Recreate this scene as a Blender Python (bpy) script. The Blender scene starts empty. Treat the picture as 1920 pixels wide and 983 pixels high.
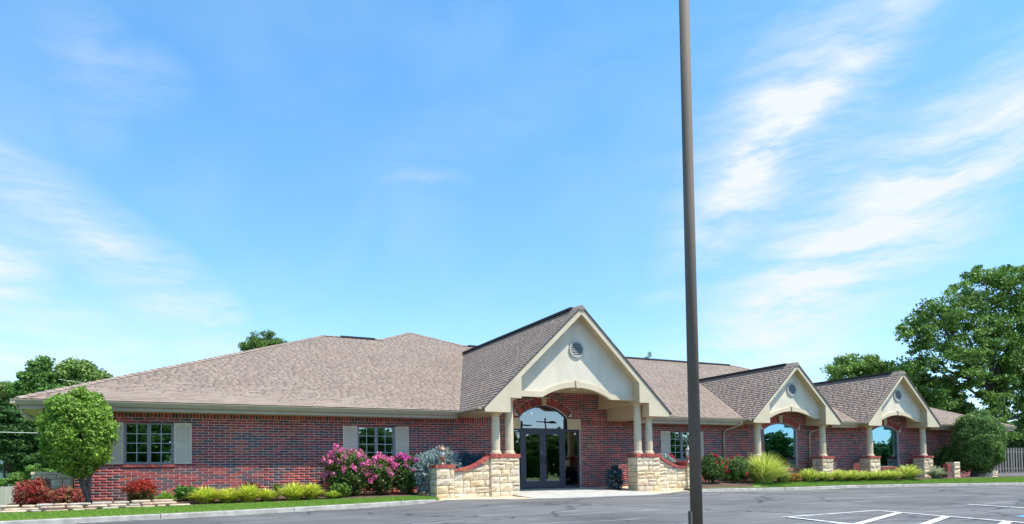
import bpy, math, random
import numpy as np
from mathutils import Vector, Matrix
random.seed(7)
rng = np.random.default_rng(7)
sc = bpy.context.scene
COL = sc.collection

# ------------------------------------------------------------------ camera
YAW, PITCH, ROLL = 0.46575, 0.03536, -0.015036
fw = Vector((math.sin(YAW)*math.cos(PITCH), math.cos(YAW)*math.cos(PITCH), math.sin(PITCH)))
rt = Vector((math.cos(YAW), -math.sin(YAW), 0))
up = rt.cross(fw)
r2 = rt*math.cos(ROLL) + up*math.sin(ROLL)
u2 = -rt*math.sin(ROLL) + up*math.cos(ROLL)
cd = bpy.data.cameras.new('camera')
cam = bpy.data.objects.new('camera', cd); COL.objects.link(cam)
M = Matrix(((r2.x, u2.x, -fw.x, 0), (r2.y, u2.y, -fw.y, 0), (r2.z, u2.z, -fw.z, 0.6), (0, 0, 0, 1)))
cam.matrix_world = M
cd.sensor_width = 36; cd.lens = 36*1311.11/1920
cd.shift_y = (839.53-491.5)/1920
cd.clip_start = 0.1; cd.clip_end = 5000
sc.camera = cam
sc.view_settings.view_transform = 'Standard'
sc.view_settings.look = 'None'
sc.view_settings.gamma = 1.0
sc.view_settings.exposure = 0.5

# ------------------------------------------------------------------ light
SUN_TO = Vector((0.33, -0.40, 1.0)).normalized()
SUN_EL = math.asin(SUN_TO.z); SUN_AZ = math.atan2(SUN_TO.x, SUN_TO.y)
sl = bpy.data.lights.new('sun', 'SUN'); sl.energy = 5.0; sl.angle = math.radians(0.5); sl.color = (1.0, 0.95, 0.86)
so = bpy.data.objects.new('sun', sl); COL.objects.link(so)
so.rotation_mode = 'QUATERNION'; so.rotation_quaternion = (-SUN_TO).to_track_quat('-Z', 'Y')
so.location = (10, -10, 60)

W = bpy.data.worlds.new('World'); sc.world = W; W.use_nodes = True
nt = W.node_tree; nt.nodes.clear()
def N(t, **kw):
    n = nt.nodes.new(t)
    for k, v in kw.items(): setattr(n, k, v)
    return n
def L(a, b): nt.links.new(a, b)
def wmath(op, a, b=None, c=None, clamp=False):
    n = N('ShaderNodeMath', operation=op, use_clamp=clamp)
    for i, x in enumerate((a, b, c)):
        if x is None: continue
        if isinstance(x, (int, float)): n.inputs[i].default_value = x
        else: L(x, n.inputs[i])
    return n.outputs[0]
out = N('ShaderNodeOutputWorld'); bg = N('ShaderNodeBackground')
sky = N('ShaderNodeTexSky', sky_type='NISHITA', sun_disc=False)
sky.sun_elevation = SUN_EL; sky.sun_rotation = SUN_AZ
sky.air_density = 1.0; sky.dust_density = 0.25; sky.ozone_density = 2.0; sky.altitude = 300
bg.inputs['Strength'].default_value = 0.148
tc = N('ShaderNodeTexCoord')
def dot(vec):
    n = N('ShaderNodeVectorMath', operation='DOT_PRODUCT'); L(tc.outputs['Generated'], n.inputs[0]); n.inputs[1].default_value = vec
    return n.outputs['Value']
comb = N('ShaderNodeCombineXYZ')
L(dot(tuple(rt)), comb.inputs[0]); L(dot((0, 0, 1)), comb.inputs[1])
dn = N('ShaderNodeTexNoise'); dn.inputs['Scale'].default_value = 6; dn.inputs['Detail'].default_value = 5
L(tc.outputs['Generated'], dn.inputs['Vector'])
dsub = N('ShaderNodeVectorMath', operation='SUBTRACT'); L(dn.outputs['Color'], dsub.inputs[0]); dsub.inputs[1].default_value = (.5, .5, .5)
dsc = N('ShaderNodeVectorMath', operation='SCALE'); L(dsub.outputs[0], dsc.inputs[0]); dsc.inputs['Scale'].default_value = 0.06
dadd = N('ShaderNodeVectorMath', operation='ADD'); L(comb.outputs[0], dadd.inputs[0]); L(dsc.outputs[0], dadd.inputs[1])
PATCH = [(-.475, .275, -41, .24, .06, 1.2), (-.56, .15, -14, .34, .11, 1.15), (-.375, .21, 70, .075, .045, .4), (-.585, .25, 0, .06, .065, 1.3),
         (-.108, .386, 5, .07, .018, .32), (-.465, .47, 80, .12, .045, .4), (-.42, .452, 20, .06, .035, .4), (.295, .385, 62, .19, .075, .9),
         (.35, .41, 48, .2, .07, .95), (.33, .45, 40, .3, .16, .35), (.40, .27, 52, .24, .12, .85), (.47, .31, 42, .28, .1, .8),
         (.56, .37, 42, .24, .09, .85), (.38, .19, 15, .26, .1, .7), (.215, .233, 4, .06, .02, .45), (.30, .14, 5, .2, .05, .45), (.43, .50, 50, .2, .03, .5),
         (-.13, .2, 30, .2, .03, .12), (.0, .47, 20, .3, .06, .16), (-.2, .33, 50, .2, .03, .14)]
tot = None
for (a, b, ang, su, sv, amp) in PATCH:
    mp = N('ShaderNodeMapping', vector_type='TEXTURE')
    mp.inputs['Location'].default_value = (a, b, 0); mp.inputs['Rotation'].default_value = (0, 0, math.radians(ang)); mp.inputs['Scale'].default_value = (su, sv, 1)
    L(dadd.outputs[0], mp.inputs['Vector'])
    gr = N('ShaderNodeTexGradient', gradient_type='SPHERICAL'); L(mp.outputs[0], gr.inputs['Vector'])
    v = wmath('MULTIPLY', gr.outputs['Fac'], amp)
    tot = v if tot is None else wmath('ADD', tot, v)
# streaky cirrus fibres
mp = N('ShaderNodeMapping'); mp.inputs['Rotation'].default_value = (0, 0, math.radians(-52)); mp.inputs['Scale'].default_value = (3.2, 15, 1)
L(dadd.outputs[0], mp.inputs['Vector'])
fn = N('ShaderNodeTexNoise'); fn.inputs['Scale'].default_value = 2.0; fn.inputs['Detail'].default_value = 9; fn.inputs['Roughness'].default_value = .66; fn.inputs['Distortion'].default_value = .12
L(mp.outputs[0], fn.inputs['Vector'])
fib = wmath('MULTIPLY_ADD', fn.outputs['Fac'], 3.4, -1.25, clamp=True)
cl = wmath('MULTIPLY', tot, wmath('MULTIPLY_ADD', fib, 1.05, 0.28))
mr = N('ShaderNodeMapRange'); mr.inputs['From Min'].default_value = -.1; mr.inputs['From Max'].default_value = .35; L(dot((math.sin(YAW), math.cos(YAW), 0)), mr.inputs['Value'])
cl = wmath('MULTIPLY', cl, wmath('MULTIPLY', mr.outputs[0], 0.62), clamp=True)
# thin cirrus over the rest of the sky
base = wmath('MULTIPLY', wmath('MULTIPLY_ADD', dn.outputs['Fac'], 2.6, -1.2, clamp=True), 0.16)
cl = wmath('MAXIMUM', cl, base)
tint = N('ShaderNodeMix', data_type='RGBA', blend_type='MULTIPLY'); tint.inputs[0].default_value = 1.0
tr_ = N('ShaderNodeValToRGB'); tr_.color_ramp.elements[0].position = .05; tr_.color_ramp.elements[1].position = .55
tr_.color_ramp.elements[0].color = (.93, 1.08, 1.27, 1); tr_.color_ramp.elements[1].color = (.80, 1.36, 1.50, 1); L(dot((0, 0, 1)), tr_.inputs[0])
L(sky.outputs[0], tint.inputs[6]); L(tr_.outputs[0], tint.inputs[7])
mx = N('ShaderNodeMix', data_type='RGBA'); L(cl, mx.inputs[0]); L(tint.outputs[2], mx.inputs[6]); mx.inputs[7].default_value = (4.3, 4.6, 4.8, 1)
L(mx.outputs[2], bg.inputs['Color']); L(bg.outputs[0], out.inputs['Surface'])

# ------------------------------------------------------------------ materials
MATS = {}
def mat(name, col, rough=.8, var=.0, scale=8, bump=0., bscale=60, metallic=0., spec=.4, transl=0., stretch=None, col2=None, lo=.35, hi=.65, coat=0):
    if name in MATS: return MATS[name]
    m = bpy.data.materials.new(name); m.use_nodes = True; t = m.node_tree
    p = t.nodes['Principled BSDF']; p.inputs['Roughness'].default_value = rough; p.inputs['Metallic'].default_value = metallic
    p.inputs['Specular IOR Level'].default_value = spec
    c = (*col, 1)
    p.inputs['Base Color'].default_value = c
    csock = None
    if var or col2 or bump:
        co = t.nodes.new('ShaderNodeTexCoord'); vec = co.outputs['Object']
        if stretch:
            mpn = t.nodes.new('ShaderNodeMapping'); mpn.inputs['Scale'].default_value = stretch; t.links.new(vec, mpn.inputs[0]); vec = mpn.outputs[0]
    if var or col2:
        n = t.nodes.new('ShaderNodeTexNoise'); n.inputs['Scale'].default_value = scale; n.inputs['Detail'].default_value = 6; t.links.new(vec, n.inputs['Vector'])
        r = t.nodes.new('ShaderNodeValToRGB'); t.links.new(n.outputs['Fac'], r.inputs[0])
        r.color_ramp.elements[0].position = lo; r.color_ramp.elements[1].position = hi
        if col2: a, b = col, col2
        else: a, b = [x*(1-var) for x in col], [min(1, x*(1+var)) for x in col]
        r.color_ramp.elements[0].color = (*a, 1); r.color_ramp.elements[1].color = (*b, 1)
        csock = r.outputs[0]
        if name.startswith(('brick', 'mortar', 'shingle', 'limestone')):
            ge = t.nodes.new('ShaderNodeNewGeometry'); nd = t.nodes.new('ShaderNodeTexNoise'); nd.inputs['Scale'].default_value = .7; nd.inputs['Detail'].default_value = 5
            t.links.new(ge.outputs['Position'], nd.inputs['Vector']); rd = t.nodes.new('ShaderNodeMapRange'); rd.inputs['From Min'].default_value = .3; rd.inputs['From Max'].default_value = .7
            dv = .07 if name.startswith('shingle') else .14; rd.inputs['To Min'].default_value = 1-dv; rd.inputs['To Max'].default_value = 1+dv; t.links.new(nd.outputs['Fac'], rd.inputs['Value'])
            mm = t.nodes.new('ShaderNodeVectorMath'); mm.operation = 'SCALE'; t.links.new(csock, mm.inputs[0]); t.links.new(rd.outputs[0], mm.inputs['Scale']); csock = mm.outputs[0]
        t.links.new(csock, p.inputs['Base Color'])
    if bump:
        n2 = t.nodes.new('ShaderNodeTexNoise'); n2.inputs['Scale'].default_value = bscale; n2.inputs['Detail'].default_value = 5; t.links.new(vec, n2.inputs['Vector'])
        bn = t.nodes.new('ShaderNodeBump'); bn.inputs['Strength'].default_value = bump; bn.inputs['Distance'].default_value = .02; t.links.new(n2.outputs['Fac'], bn.inputs['Height'])
        t.links.new(bn.outputs[0], p.inputs['Normal'])
    if transl:
        tr = t.nodes.new('ShaderNodeBsdfTranslucent'); tr.inputs[0].default_value = c
        if csock: t.links.new(csock, tr.inputs[0])
        ms = t.nodes.new('ShaderNodeMixShader'); ms.inputs[0].default_value = transl
        t.links.new(p.outputs[0], ms.inputs[1]); t.links.new(tr.outputs[0], ms.inputs[2])
        t.links.new(ms.outputs[0], t.nodes['Material Output'].inputs['Surface'])
    MATS[name] = m
    return m
def glass(name, tint, refl, body=None):
    m = bpy.data.materials.new(name); m.use_nodes = True; t = m.node_tree; t.nodes.clear()
    o = t.nodes.new('ShaderNodeOutputMaterial'); tr = t.nodes.new('ShaderNodeBsdfTransparent'); tr.inputs[0].default_value = (*tint, 1)
    g = t.nodes.new('ShaderNodeBsdfGlossy'); g.inputs['Roughness'].default_value = 0.0
    co = t.nodes.new('ShaderNodeTexCoord'); n = t.nodes.new('ShaderNodeTexNoise'); n.inputs['Scale'].default_value = 1.3; t.links.new(co.outputs['Object'], n.inputs[0])
    b = t.nodes.new('ShaderNodeBump'); b.inputs['Strength'].default_value = .05; b.inputs['Distance'].default_value = .02; t.links.new(n.outputs['Fac'], b.inputs['Height']); t.links.new(b.outputs[0], g.inputs['Normal'])
    lw = t.nodes.new('ShaderNodeFresnel'); lw.inputs[0].default_value = 1.5
    ad = t.nodes.new('ShaderNodeMath'); ad.operation = 'ADD'; ad.use_clamp = True; t.links.new(lw.outputs[0], ad.inputs[0]); ad.inputs[1].default_value = refl
    ms = t.nodes.new('ShaderNodeMixShader'); t.links.new(ad.outputs[0], ms.inputs[0]); t.links.new(tr.outputs[0], ms.inputs[1]); t.links.new(g.outputs[0], ms.inputs[2])
    g.inputs[0].default_value = (*(body or (1, 1, 1)), 1)
    t.links.new(ms.outputs[0], o.inputs[0]); MATS[name] = m
    return m
BR = [mat('brick_red', (.36, .065, .055), var=.25, scale=9, bump=.5, bscale=90),
      mat('brick_dark_red', (.255, .05, .045), var=.25, scale=9, bump=.5, bscale=90),
      mat('brick_orange_red', (.42, .10, .06), var=.2, scale=9, bump=.5, bscale=90),
      mat('brick_brown', (.16, .075, .07), var=.3, scale=9, bump=.5, bscale=90),
      mat('brick_charcoal', (.10, .072, .075), var=.3, scale=9, bump=.5, bscale=90)]
BRW = np.array([.28, .27, .10, .18, .17])
MORTAR = mat('mortar', (.60, .49, .44), rough=.95, var=.1, scale=5, bump=.3, bscale=120)
SH = [mat('shingle_tan', (.295, .225, .175), rough=.95, var=.14, scale=14, bump=.25, bscale=220),
      mat('shingle_rose', (.27, .195, .155), rough=.95, var=.14, scale=14, bump=.25, bscale=220),
      mat('shingle_brown', (.235, .18, .145), rough=.95, var=.14, scale=14, bump=.25, bscale=220),
      mat('shingle_grey', (.265, .21, .17), rough=.95, var=.14, scale=14, bump=.25, bscale=220)]
SHW = np.array([.3, .28, .2, .22])
VENT_DARK = mat('ridge_vent_black', (.03, .028, .028), rough=.7, var=.2)
SHEDGE = mat('shingle_edge_dark', (.09, .075, .075), rough=.9, var=.2)
TRIM = mat('trim_cream', (.60, .50, .34), rough=.55, var=.06, scale=2, bump=.05, bscale=30)
GUTTER = mat('gutter_khaki', (.42, .345, .23), rough=.4, var=.06, scale=2)
SOFFIT = mat('soffit_tan', (.54, .42, .25), rough=.6, var=.06, scale=2)
STUCCO = mat('stucco_warm_white', (.70, .62, .48), rough=.92, var=.09, scale=1.1, bump=.5, bscale=110, stretch=(1.6, 1.6, .7))
COLMAT = mat('column_cream', (.60, .505, .34), rough=.5, var=.06, scale=3)
SHUT = mat('shutter_grey_beige', (.66, .54, .38), rough=.5, var=.05)
WFRAME = mat('window_frame_taupe', (.24, .225, .22), rough=.45, var=.08)
MUNT = mat('muntin_white', (.5, .52, .5), rough=.4)
BRONZE = mat('door_frame_dark', (.045, .045, .06), rough=.35, var=.1)
LIME = [mat('limestone_cream', (.59, .455, .29), rough=.9, col2=(.71, .59, .42), scale=5, bump=.9, bscale=22),
        mat('limestone_yellow', (.57, .42, .24), rough=.9, col2=(.67, .53, .34), scale=5, bump=.9, bscale=22),
        mat('limestone_grey', (.48, .40, .29), rough=.9, col2=(.62, .52, .38), scale=5, bump=.9, bscale=22)]
LMORT = mat('stone_mortar', (.24, .20, .15), rough=.95, var=.2)
LBLOCK = mat('limestone_block_smooth', (.55, .44, .28), rough=.85, var=.08, scale=4, bump=.2)
CONC = mat('concrete', (.42, .40, .36), rough=.9, var=.14, scale=3, bump=.3, bscale=90)
CONCTAN = mat('tan_painted_concrete', (.58, .46, .30), rough=.85, var=.06, scale=3, bump=.2)
GLASSW = glass('window_glass', (.3, .34, .33), .36, (.8, .95, .9))
GLASSD = glass('door_glass', (.22, .24, .24), .2)
GLASSB = glass('coated_blue_green_glass', (.04, .2, .17), .5, (.36, .66, .85))
INT = mat('interior_wall', (.22, .20, .17), rough=.9); INTF = mat('interior_floor', (.10, .07, .05), rough=.5)
MULCH = mat('mulch_brown', (.06, .035, .024), rough=1, col2=(.16, .10, .07), scale=30, bump=1, bscale=60)
TURF = mat('turf_soil_green', (.12, .22, .03), rough=1, col2=(.19, .31, .045), scale=9, bump=.5)
FAR = mat('far_grass', (.14, .22, .06), rough=1, var=.25, scale=.2)

# ------------------------------------------------------------------ mesh helpers
def link(o, parent=None, loc=None):
    COL.objects.link(o)
    if parent is not None:
        o.parent = parent
        if parent.type == 'EMPTY': o.matrix_parent_inverse = Matrix.Translation(-Vector(parent.location))
    return o
def mk(name, V, F, mats, idx=None, parent=None, smooth=False, kind=None):
    me = bpy.data.meshes.new(name)
    V = np.asarray(V, dtype=np.float32); 
    if isinstance(F, np.ndarray):
        n, k = F.shape
        me.vertices.add(len(V)); me.vertices.foreach_set('co', V.ravel())
        me.loops.add(n*k); me.loops.foreach_set('vertex_index', F.astype(np.int32).ravel())
        me.polygons.add(n); me.polygons.foreach_set('loop_start', np.arange(0, n*k, k, dtype=np.int32)); me.polygons.foreach_set('loop_total', np.full(n, k, dtype=np.int32))
        me.update(calc_edges=True)
    else:
        me.from_pydata([tuple(map(float, v)) for v in V], [], F)
    if not isinstance(mats, (list, tuple)): mats = [mats]
    for m in mats: me.materials.append(m)
    if idx is not None: me.polygons.foreach_set('material_index', np.asarray(idx, dtype=np.int32))
    if smooth: me.polygons.foreach_set('use_smooth', np.ones(len(me.polygons), dtype=bool))
    me.update()
    o = bpy.data.objects.new(name, me); link(o, parent)
    if kind: o['kind'] = kind
    return o
def tag(o, label=None, cat=None, group=None, kind=None):
    for k, v in (('label', label), ('category', cat), ('group', group), ('kind', kind)):
        if v: o[k] = v
    return o
def thing(name, label, cat, loc, group=None):
    o = bpy.data.objects.new(name, None); COL.objects.link(o); o.location = loc; o.empty_display_size = .3
    return tag(o, label, cat, group)
class MB:
    def __init__(s): s.V = []; s.F = []; s.I = []
    def add(s, V, F, mi=0):
        b = len(s.V); s.V += [tuple(v) for v in V]; s.F += [tuple(i+b for i in f) for f in F]; s.I += [mi]*len(F)
    def box(s, lo, hi, mi=0):
        x0, y0, z0 = lo; x1, y1, z1 = hi
        s.add([(x0,y0,z0),(x1,y0,z0),(x1,y1,z0),(x0,y1,z0),(x0,y0,z1),(x1,y0,z1),(x1,y1,z1),(x0,y1,z1)],
              [(0,3,2,1),(4,5,6,7),(0,1,5,4),(1,2,6,5),(2,3,7,6),(3,0,4,7)], mi)
    def prism(s, poly, y0, y1, mi=0, side=None):      # poly: (x,z) anticlockwise seen from -Y
        n = len(poly)
        V = [(x, y0, z) for x, z in poly] + [(x, y1, z) for x, z in poly]
        s.add(V, [tuple(range(n))], mi); s.add(V, [tuple(range(2*n-1, n-1, -1))], mi)
        s.add(V, [(i, i+n, (i+1) % n+n, (i+1) % n) for i in range(n)], mi if side is None else side)
    def ringprism(s, outer, inner, y0, y1, mi=0):      # open strip between two polylines of equal length
        n = len(outer)
        V = [(x, y0, z) for x, z in outer]+[(x, y0, z) for x, z in inner]+[(x, y1, z) for x, z in outer]+[(x, y1, z) for x, z in inner]
        F = []
        for i in range(n-1):
            F += [(i, i+n, i+1+n, i+1), (i+2*n, i+1+2*n, i+1+3*n, i+3*n), (i, i+1, i+1+2*n, i+2*n), (i+n, i+3*n, i+1+3*n, i+1+n)]
        F += [(0, 2*n, 3*n, n), (n-1, 2*n-1, 4*n-1, 3*n-1)]
        s.add(V, F, mi)
    def tube(s, pts, rad, seg=8, mi=0, cap=True):
        pts = [Vector(p) for p in pts]; base = len(s.V); n = len(pts)
        if not hasattr(rad, '__len__'): rad = [rad]*n
        pr = None
        for i, p in enumerate(pts):
            d = (pts[min(i+1, n-1)]-pts[max(i-1, 0)]).normalized()
            if pr is None: pr = d.orthogonal().normalized()
            a = (pr-d*pr.dot(d)).normalized(); pr = a; b = d.cross(a)
            for k in range(seg):
                t = 2*math.pi*k/seg; s.V.append(tuple(p+(a*math.cos(t)+b*math.sin(t))*rad[i]))
        for i in range(n-1):
            for k in range(seg):
                s.F.append((base+i*seg+k, base+i*seg+(k+1) % seg, base+(i+1)*seg+(k+1) % seg, base+(i+1)*seg+k)); s.I.append(mi)
        if cap:
            s.F.append(tuple(base+k for k in reversed(range(seg)))); s.I.append(mi)
            s.F.append(tuple(base+(n-1)*seg+k for k in range(seg))); s.I.append(mi)
    def lathe(s, c, prof, seg=20, mi=0, flute=0.):
        base = len(s.V); cx, cy, cz = c
        for r, z in prof:
            for k in range(seg):
                t = 2*math.pi*k/seg; rr = r*(1-(flute if (k % 2 and flute) else 0)); s.V.append((cx+rr*math.cos(t), cy+rr*math.sin(t), cz+z))
        for i in range(len(prof)-1):
            for k in range(seg):
                s.F.append((base+i*seg+k, base+i*seg+(k+1) % seg, base+(i+1)*seg+(k+1) % seg, base+(i+1)*seg+k)); s.I.append(mi)
        s.F.append(tuple(base+k for k in reversed(range(seg)))); s.I.append(mi)
        s.F.append(tuple(base+(len(prof)-1)*seg+k for k in range(seg))); s.I.append(mi)
    def build(s, name, mats, parent=None, smooth=False, kind=None):
        return mk(name, s.V, s.F, mats, s.I, parent, smooth, kind)
BOXF = np.array([(0,3,2,1),(4,5,6,7),(0,1,5,4),(1,2,6,5),(2,3,7,6),(3,0,4,7)])
def boxes(name, lo, hi, mats, mi, parent=None, frame=None, kind=None, drop=None, wedge=False):
    """many boxes in one mesh; frame=(origin,U,V,W) maps local xyz to world"""
    lo = np.asarray(lo, float); hi = np.asarray(hi, float); n = len(lo)
    sel = np.array([(0,0,0),(1,0,0),(1,1,0),(0,1,0),(0,0,1),(1,0,1),(1,1,1),(0,1,1)])
    V = lo[:, None, :]*(1-sel[None]) + hi[:, None, :]*sel[None]
    if wedge: V[:, 6:8, 2] = (lo[:, 2]+.25*(hi[:, 2]-lo[:, 2]))[:, None]
    V = V.reshape(-1, 3)
    if frame is not None:
        o, U, Vv, Ww = [np.array(a, float) for a in frame]; V = o + V[:, :1]*U + V[:, 1:2]*Vv + V[:, 2:3]*Ww
    fs = BOXF if drop is None else BOXF[[i for i in range(6) if i not in drop]]
    F = (np.arange(n)[:, None, None]*8 + fs[None]).reshape(-1, 4)
    return mk(name, V, F, mats, np.repeat(np.asarray(mi), len(fs)), parent, kind=kind)

# ------------------------------------------------------------------ ground
CX = np.array([-40, -12, -2.9, -.01, 2.33, 4.39, 6.63, 7.4, 8.7, 10.5, 14, 16.3, 17.45, 22.08, 25.0, 30.1, 35.65, 44, 80])
CY = np.array([15, 16.6, 17.3, 17.7, 18.1, 18.5, 19.0, 19.1, 18.6, 18.0, 18.0, 19.1, 19.4, 19.2, 19.1, 18.8, 18.3, 17.4, 13])
CZ = np.array([-.40, -.27, -.235, -.22, -.205, -.18, -.15, -.16, -.175, -.185, -.18, -.13, -.10, -.135, -.12, -.16, -.22, -.25, -.3])
ENTRY = (7.0, 16.9)
def G(X, Y):
    yc = np.interp(X, CX, CY); zc = np.interp(X, CX, CZ); t = np.clip((Y-yc)/(21.9-yc), 0, 1)
    b = np.interp(X, [7, 17, 18.5, 26, 34, 40, 50], [0, 0, .1, .1, .05, .0, .0])
    tt = np.where(X > 16, np.clip((Y-yc)/1.3, 0, 1), t)
    return zc+(b-zc)*tt
def ASPH(X, Y):
    yc = np.interp(X, CX, CY); za = np.interp(X, CX, np.where((CX > 7.3) & (CX < 16.5), CZ-.012, CZ-.115)); t = np.clip((yc-Y)/9, 0, 1)
    return za+(-.25-za)*t
def sheet(name, xs, y0f, y1f, ny, zf, m, kind='structure', power=1.0):
    V = []; F = []
    ts = np.linspace(0, 1, ny)**power
    for x in xs:
        a, b = y0f(x), y1f(x)
        for t in ts:
            y = b+(a-b)*t; V.append((x, y, float(zf(x, y))))
    for i in range(len(xs)-1):
        for j in range(ny-1): F.append((i*ny+j, i*ny+j+1, (i+1)*ny+j+1, (i+1)*ny+j))
    o = mk(name, V, F, m); o['kind'] = kind
    return o
yc = lambda x: float(np.interp(x, CX, CY))
# far terrain falls away to the left
def terr(X, Y):
    left = np.clip((-X-1.5)/5, 0, 1)*np.clip((Y-19)/30, 0, 1)*-1.15
    return -.42+left
V = []; F = []; gx = [-900, -300, -120, -60, -30, -15, -8, -5, -3, -1, 2, 10, 40, 60, 120, 300, 900]; gy = [-900, -300, -100, -50, -30, 0, 15, 18, 20, 24, 30, 40, 60, 100, 300, 1500]
for x in gx:
    for y in gy: V.append((x, y, float(terr(x, y))))
for i in range(len(gx)-1):
    for j in range(len(gy)-1): F.append((i*len(gy)+j, (i+1)*len(gy)+j, (i+1)*len(gy)+j+1, i*len(gy)+j+1))
g = mk('ground', V, F, FAR); g['kind'] = 'structure'

def asphalt_mat():
    m = bpy.data.materials.new('asphalt'); m.use_nodes = True; t = m.node_tree; p = t.nodes['Principled BSDF']
    def n_(k, **kw):
        n = t.nodes.new(k)
        for a, b in kw.items(): setattr(n, a, b)
        return n
    co = n_('ShaderNodeTexCoord')
    def noise(sc_, det=6, mapscale=None, dist=0, rot=0):
        n = n_('ShaderNodeTexNoise'); n.inputs['Scale'].default_value = sc_; n.inputs['Detail'].default_value = det; n.inputs['Distortion'].default_value = dist
        v = co.outputs['Object']
        if mapscale:
            q = n_('ShaderNodeMapping'); q.inputs['Scale'].default_value = mapscale; q.inputs['Rotation'].default_value = (0, 0, rot); t.links.new(v, q.inputs[0]); v = q.outputs[0]
        t.links.new(v, n.inputs['Vector']); return n.outputs['Fac']
    def ramp(s, p0, c0, p1, c1):
        r = n_('ShaderNodeValToRGB'); t.links.new(s, r.inputs[0]); e = r.color_ramp.elements; e[0].position = p0; e[1].position = p1; e[0].color = (*c0, 1); e[1].color = (*c1, 1); return r.outputs[0]
    def mix(f, a, b, typ='MIX'):
        x = n_('ShaderNodeMix', data_type='RGBA', blend_type=typ)
        if isinstance(f, float): x.inputs[0].default_value = f
        else: t.links.new(f, x.inputs[0])
        t.links.new(a, x.inputs[6])
        if isinstance(b, tuple): x.inputs[7].default_value = b
        else: t.links.new(b, x.inputs[7])
        return x.outputs[2]
    c = ramp(noise(.35, 4), .3, (.080, .075, .070), .7, (.152, .143, .134))
    c = mix(1.0, c, ramp(noise(140, 3), .3, (.72, .72, .72), .7, (1.3, 1.3, 1.3)), 'MULTIPLY')
    c = mix(ramp(noise(1.0, 6, (.35, 3.0, 1), 1.2, .15), .56, (0, 0, 0), .70, (.6, .6, .6)), c, (.30, .30, .30, 1))
    c = mix(ramp(noise(.8, 5, (.5, 2.2, 1), .6, -.2), .55, (0, 0, 0), .70, (.6, .6, .6)), c, (.055, .055, .058, 1))
    vo = n_('ShaderNodeTexVoronoi', feature='DISTANCE_TO_EDGE'); vo.inputs['Scale'].default_value = .22
    wn = n_('ShaderNodeTexNoise'); wn.inputs['Scale'].default_value = 1.2; wn.inputs['Detail'].default_value = 6; t.links.new(co.outputs['Object'], wn.inputs['Vector'])
    ad = n_('ShaderNodeVectorMath', operation='ADD'); t.links.new(co.outputs['Object'], ad.inputs[0]); t.links.new(wn.outputs['Color'], ad.inputs[1]); t.links.new(ad.outputs[0], vo.inputs['Vector'])
    c = mix(ramp(vo.outputs['Distance'], .004, (.8, .8, .8), .012, (0, 0, 0)), c, (.025, .025, .028, 1))
    t.links.new(c, p.inputs['Base Color']); p.inputs['Roughness'].default_value = .8
    bn = n_('ShaderNodeBump'); bn.inputs['Strength'].default_value = .5; bn.inputs['Distance'].default_value = .01; t.links.new(noise(160, 4), bn.inputs['Height']); t.links.new(bn.outputs[0], p.inputs['Normal'])
    return m
ASPHALT = asphalt_mat()
xs = sorted(set(list(np.linspace(-40, 80, 121)) + list(CX)))
sheet('parking_lot', xs, lambda x: -22.0, yc, 60, ASPH, ASPHALT, power=1.8)
sheet('rear_parking', list(np.linspace(41.5, 80, 12)), lambda x: 20.6+max(0, 44-x)*.0, lambda x: 40.0, 6, lambda x, y: -.02 - .0*(y), ASPHALT)

# planting bed and lawn strips
xl = list(np.linspace(-12, 7.35, 60)); xr = list(np.linspace(16.9, 44, 80))
GLX = [-12, -3.2, -1.7, 0, 2.5, 4.8, 6.8, 7.4]; GLY = [18.2, 18.96, 19.12, 19.45, 19.76, 20.1, 20.32, 20.2]
GRX = [18, 20.2, 20.45, 23.2, 26, 31.4, 37.4, 44]; GRY = [19.6, 19.5, 20.2, 20.1, 19.85, 19.65, 19.3, 18.9]
gl = lambda x: float(np.interp(x, GLX, GLY)); grr = lambda x: float(np.interp(x, GRX, GRY))
KW = .14
sheet('planting_bed', [x for x in xl if x > -3.7], gl, lambda x: 22.3, 14, lambda x, y: G(x, y)+.0, MULCH)
sheet('planting_bed', [x for x in xr if x < 41.6], grr, lambda x: 22.3, 14, lambda x, y: G(x, y)+.0, MULCH)
sheet('lawn', xl, lambda x: yc(x)+KW, gl, 6, lambda x, y: G(x, y)+.0, TURF)
sheet('lawn', [x for x in xl if x < -3.3]+[-3.6], gl, lambda x: 24.0, 6, lambda x, y: G(x, 19)+(-.1 if y < 24 else -.3)*np.clip((y-19)/5, 0, 1), TURF)
sheet('lawn', xr, lambda x: yc(x)+KW, grr, 6, lambda x, y: G(x, y)+.0, TURF)
sheet('lawn', list(np.linspace(41.6, 80, 20)), grr, lambda x: 20.6, 5, lambda x, y: G(x, y)+.0, TURF)
# lawn blades
BL = [mat('grass_blade_light', (.24, .40, .05), rough=.7, transl=.35), mat('grass_blade_mid', (.15, .29, .035), rough=.7, transl=.35), mat('grass_blade_yellow', (.34, .42, .08), rough=.7, transl=.35)]
def blades(name, n, xr_, yfa, yfb, label):
    X = rng.uniform(*xr_, n); t = rng.random(n); Ya = np.array([yfa(x) for x in X]); Yb = np.array([yfb(x) for x in X]); Y = Ya+(Yb-Ya)*t
    Z = G(X, Y); h = rng.uniform(.02, .05, n); a = rng.uniform(0, 2*np.pi, n); w = .008
    dx, dy = np.cos(a)*w, np.sin(a)*w; lx = rng.normal(0, .012, n); ly = rng.normal(0, .012, n)
    V = np.stack([np.stack([X-dx, Y-dy, Z-.003], 1), np.stack([X+dx, Y+dy, Z-.003], 1), np.stack([X+lx, Y+ly, Z+h], 1)], 1).reshape(-1, 3)
    F = np.arange(3*n).reshape(-1, 3)
    idx = rng.choice(3, n, p=[.5, .35, .15]); o = mk(name, V, F, BL, idx); tag(o, label, 'grass', kind='stuff')
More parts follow.
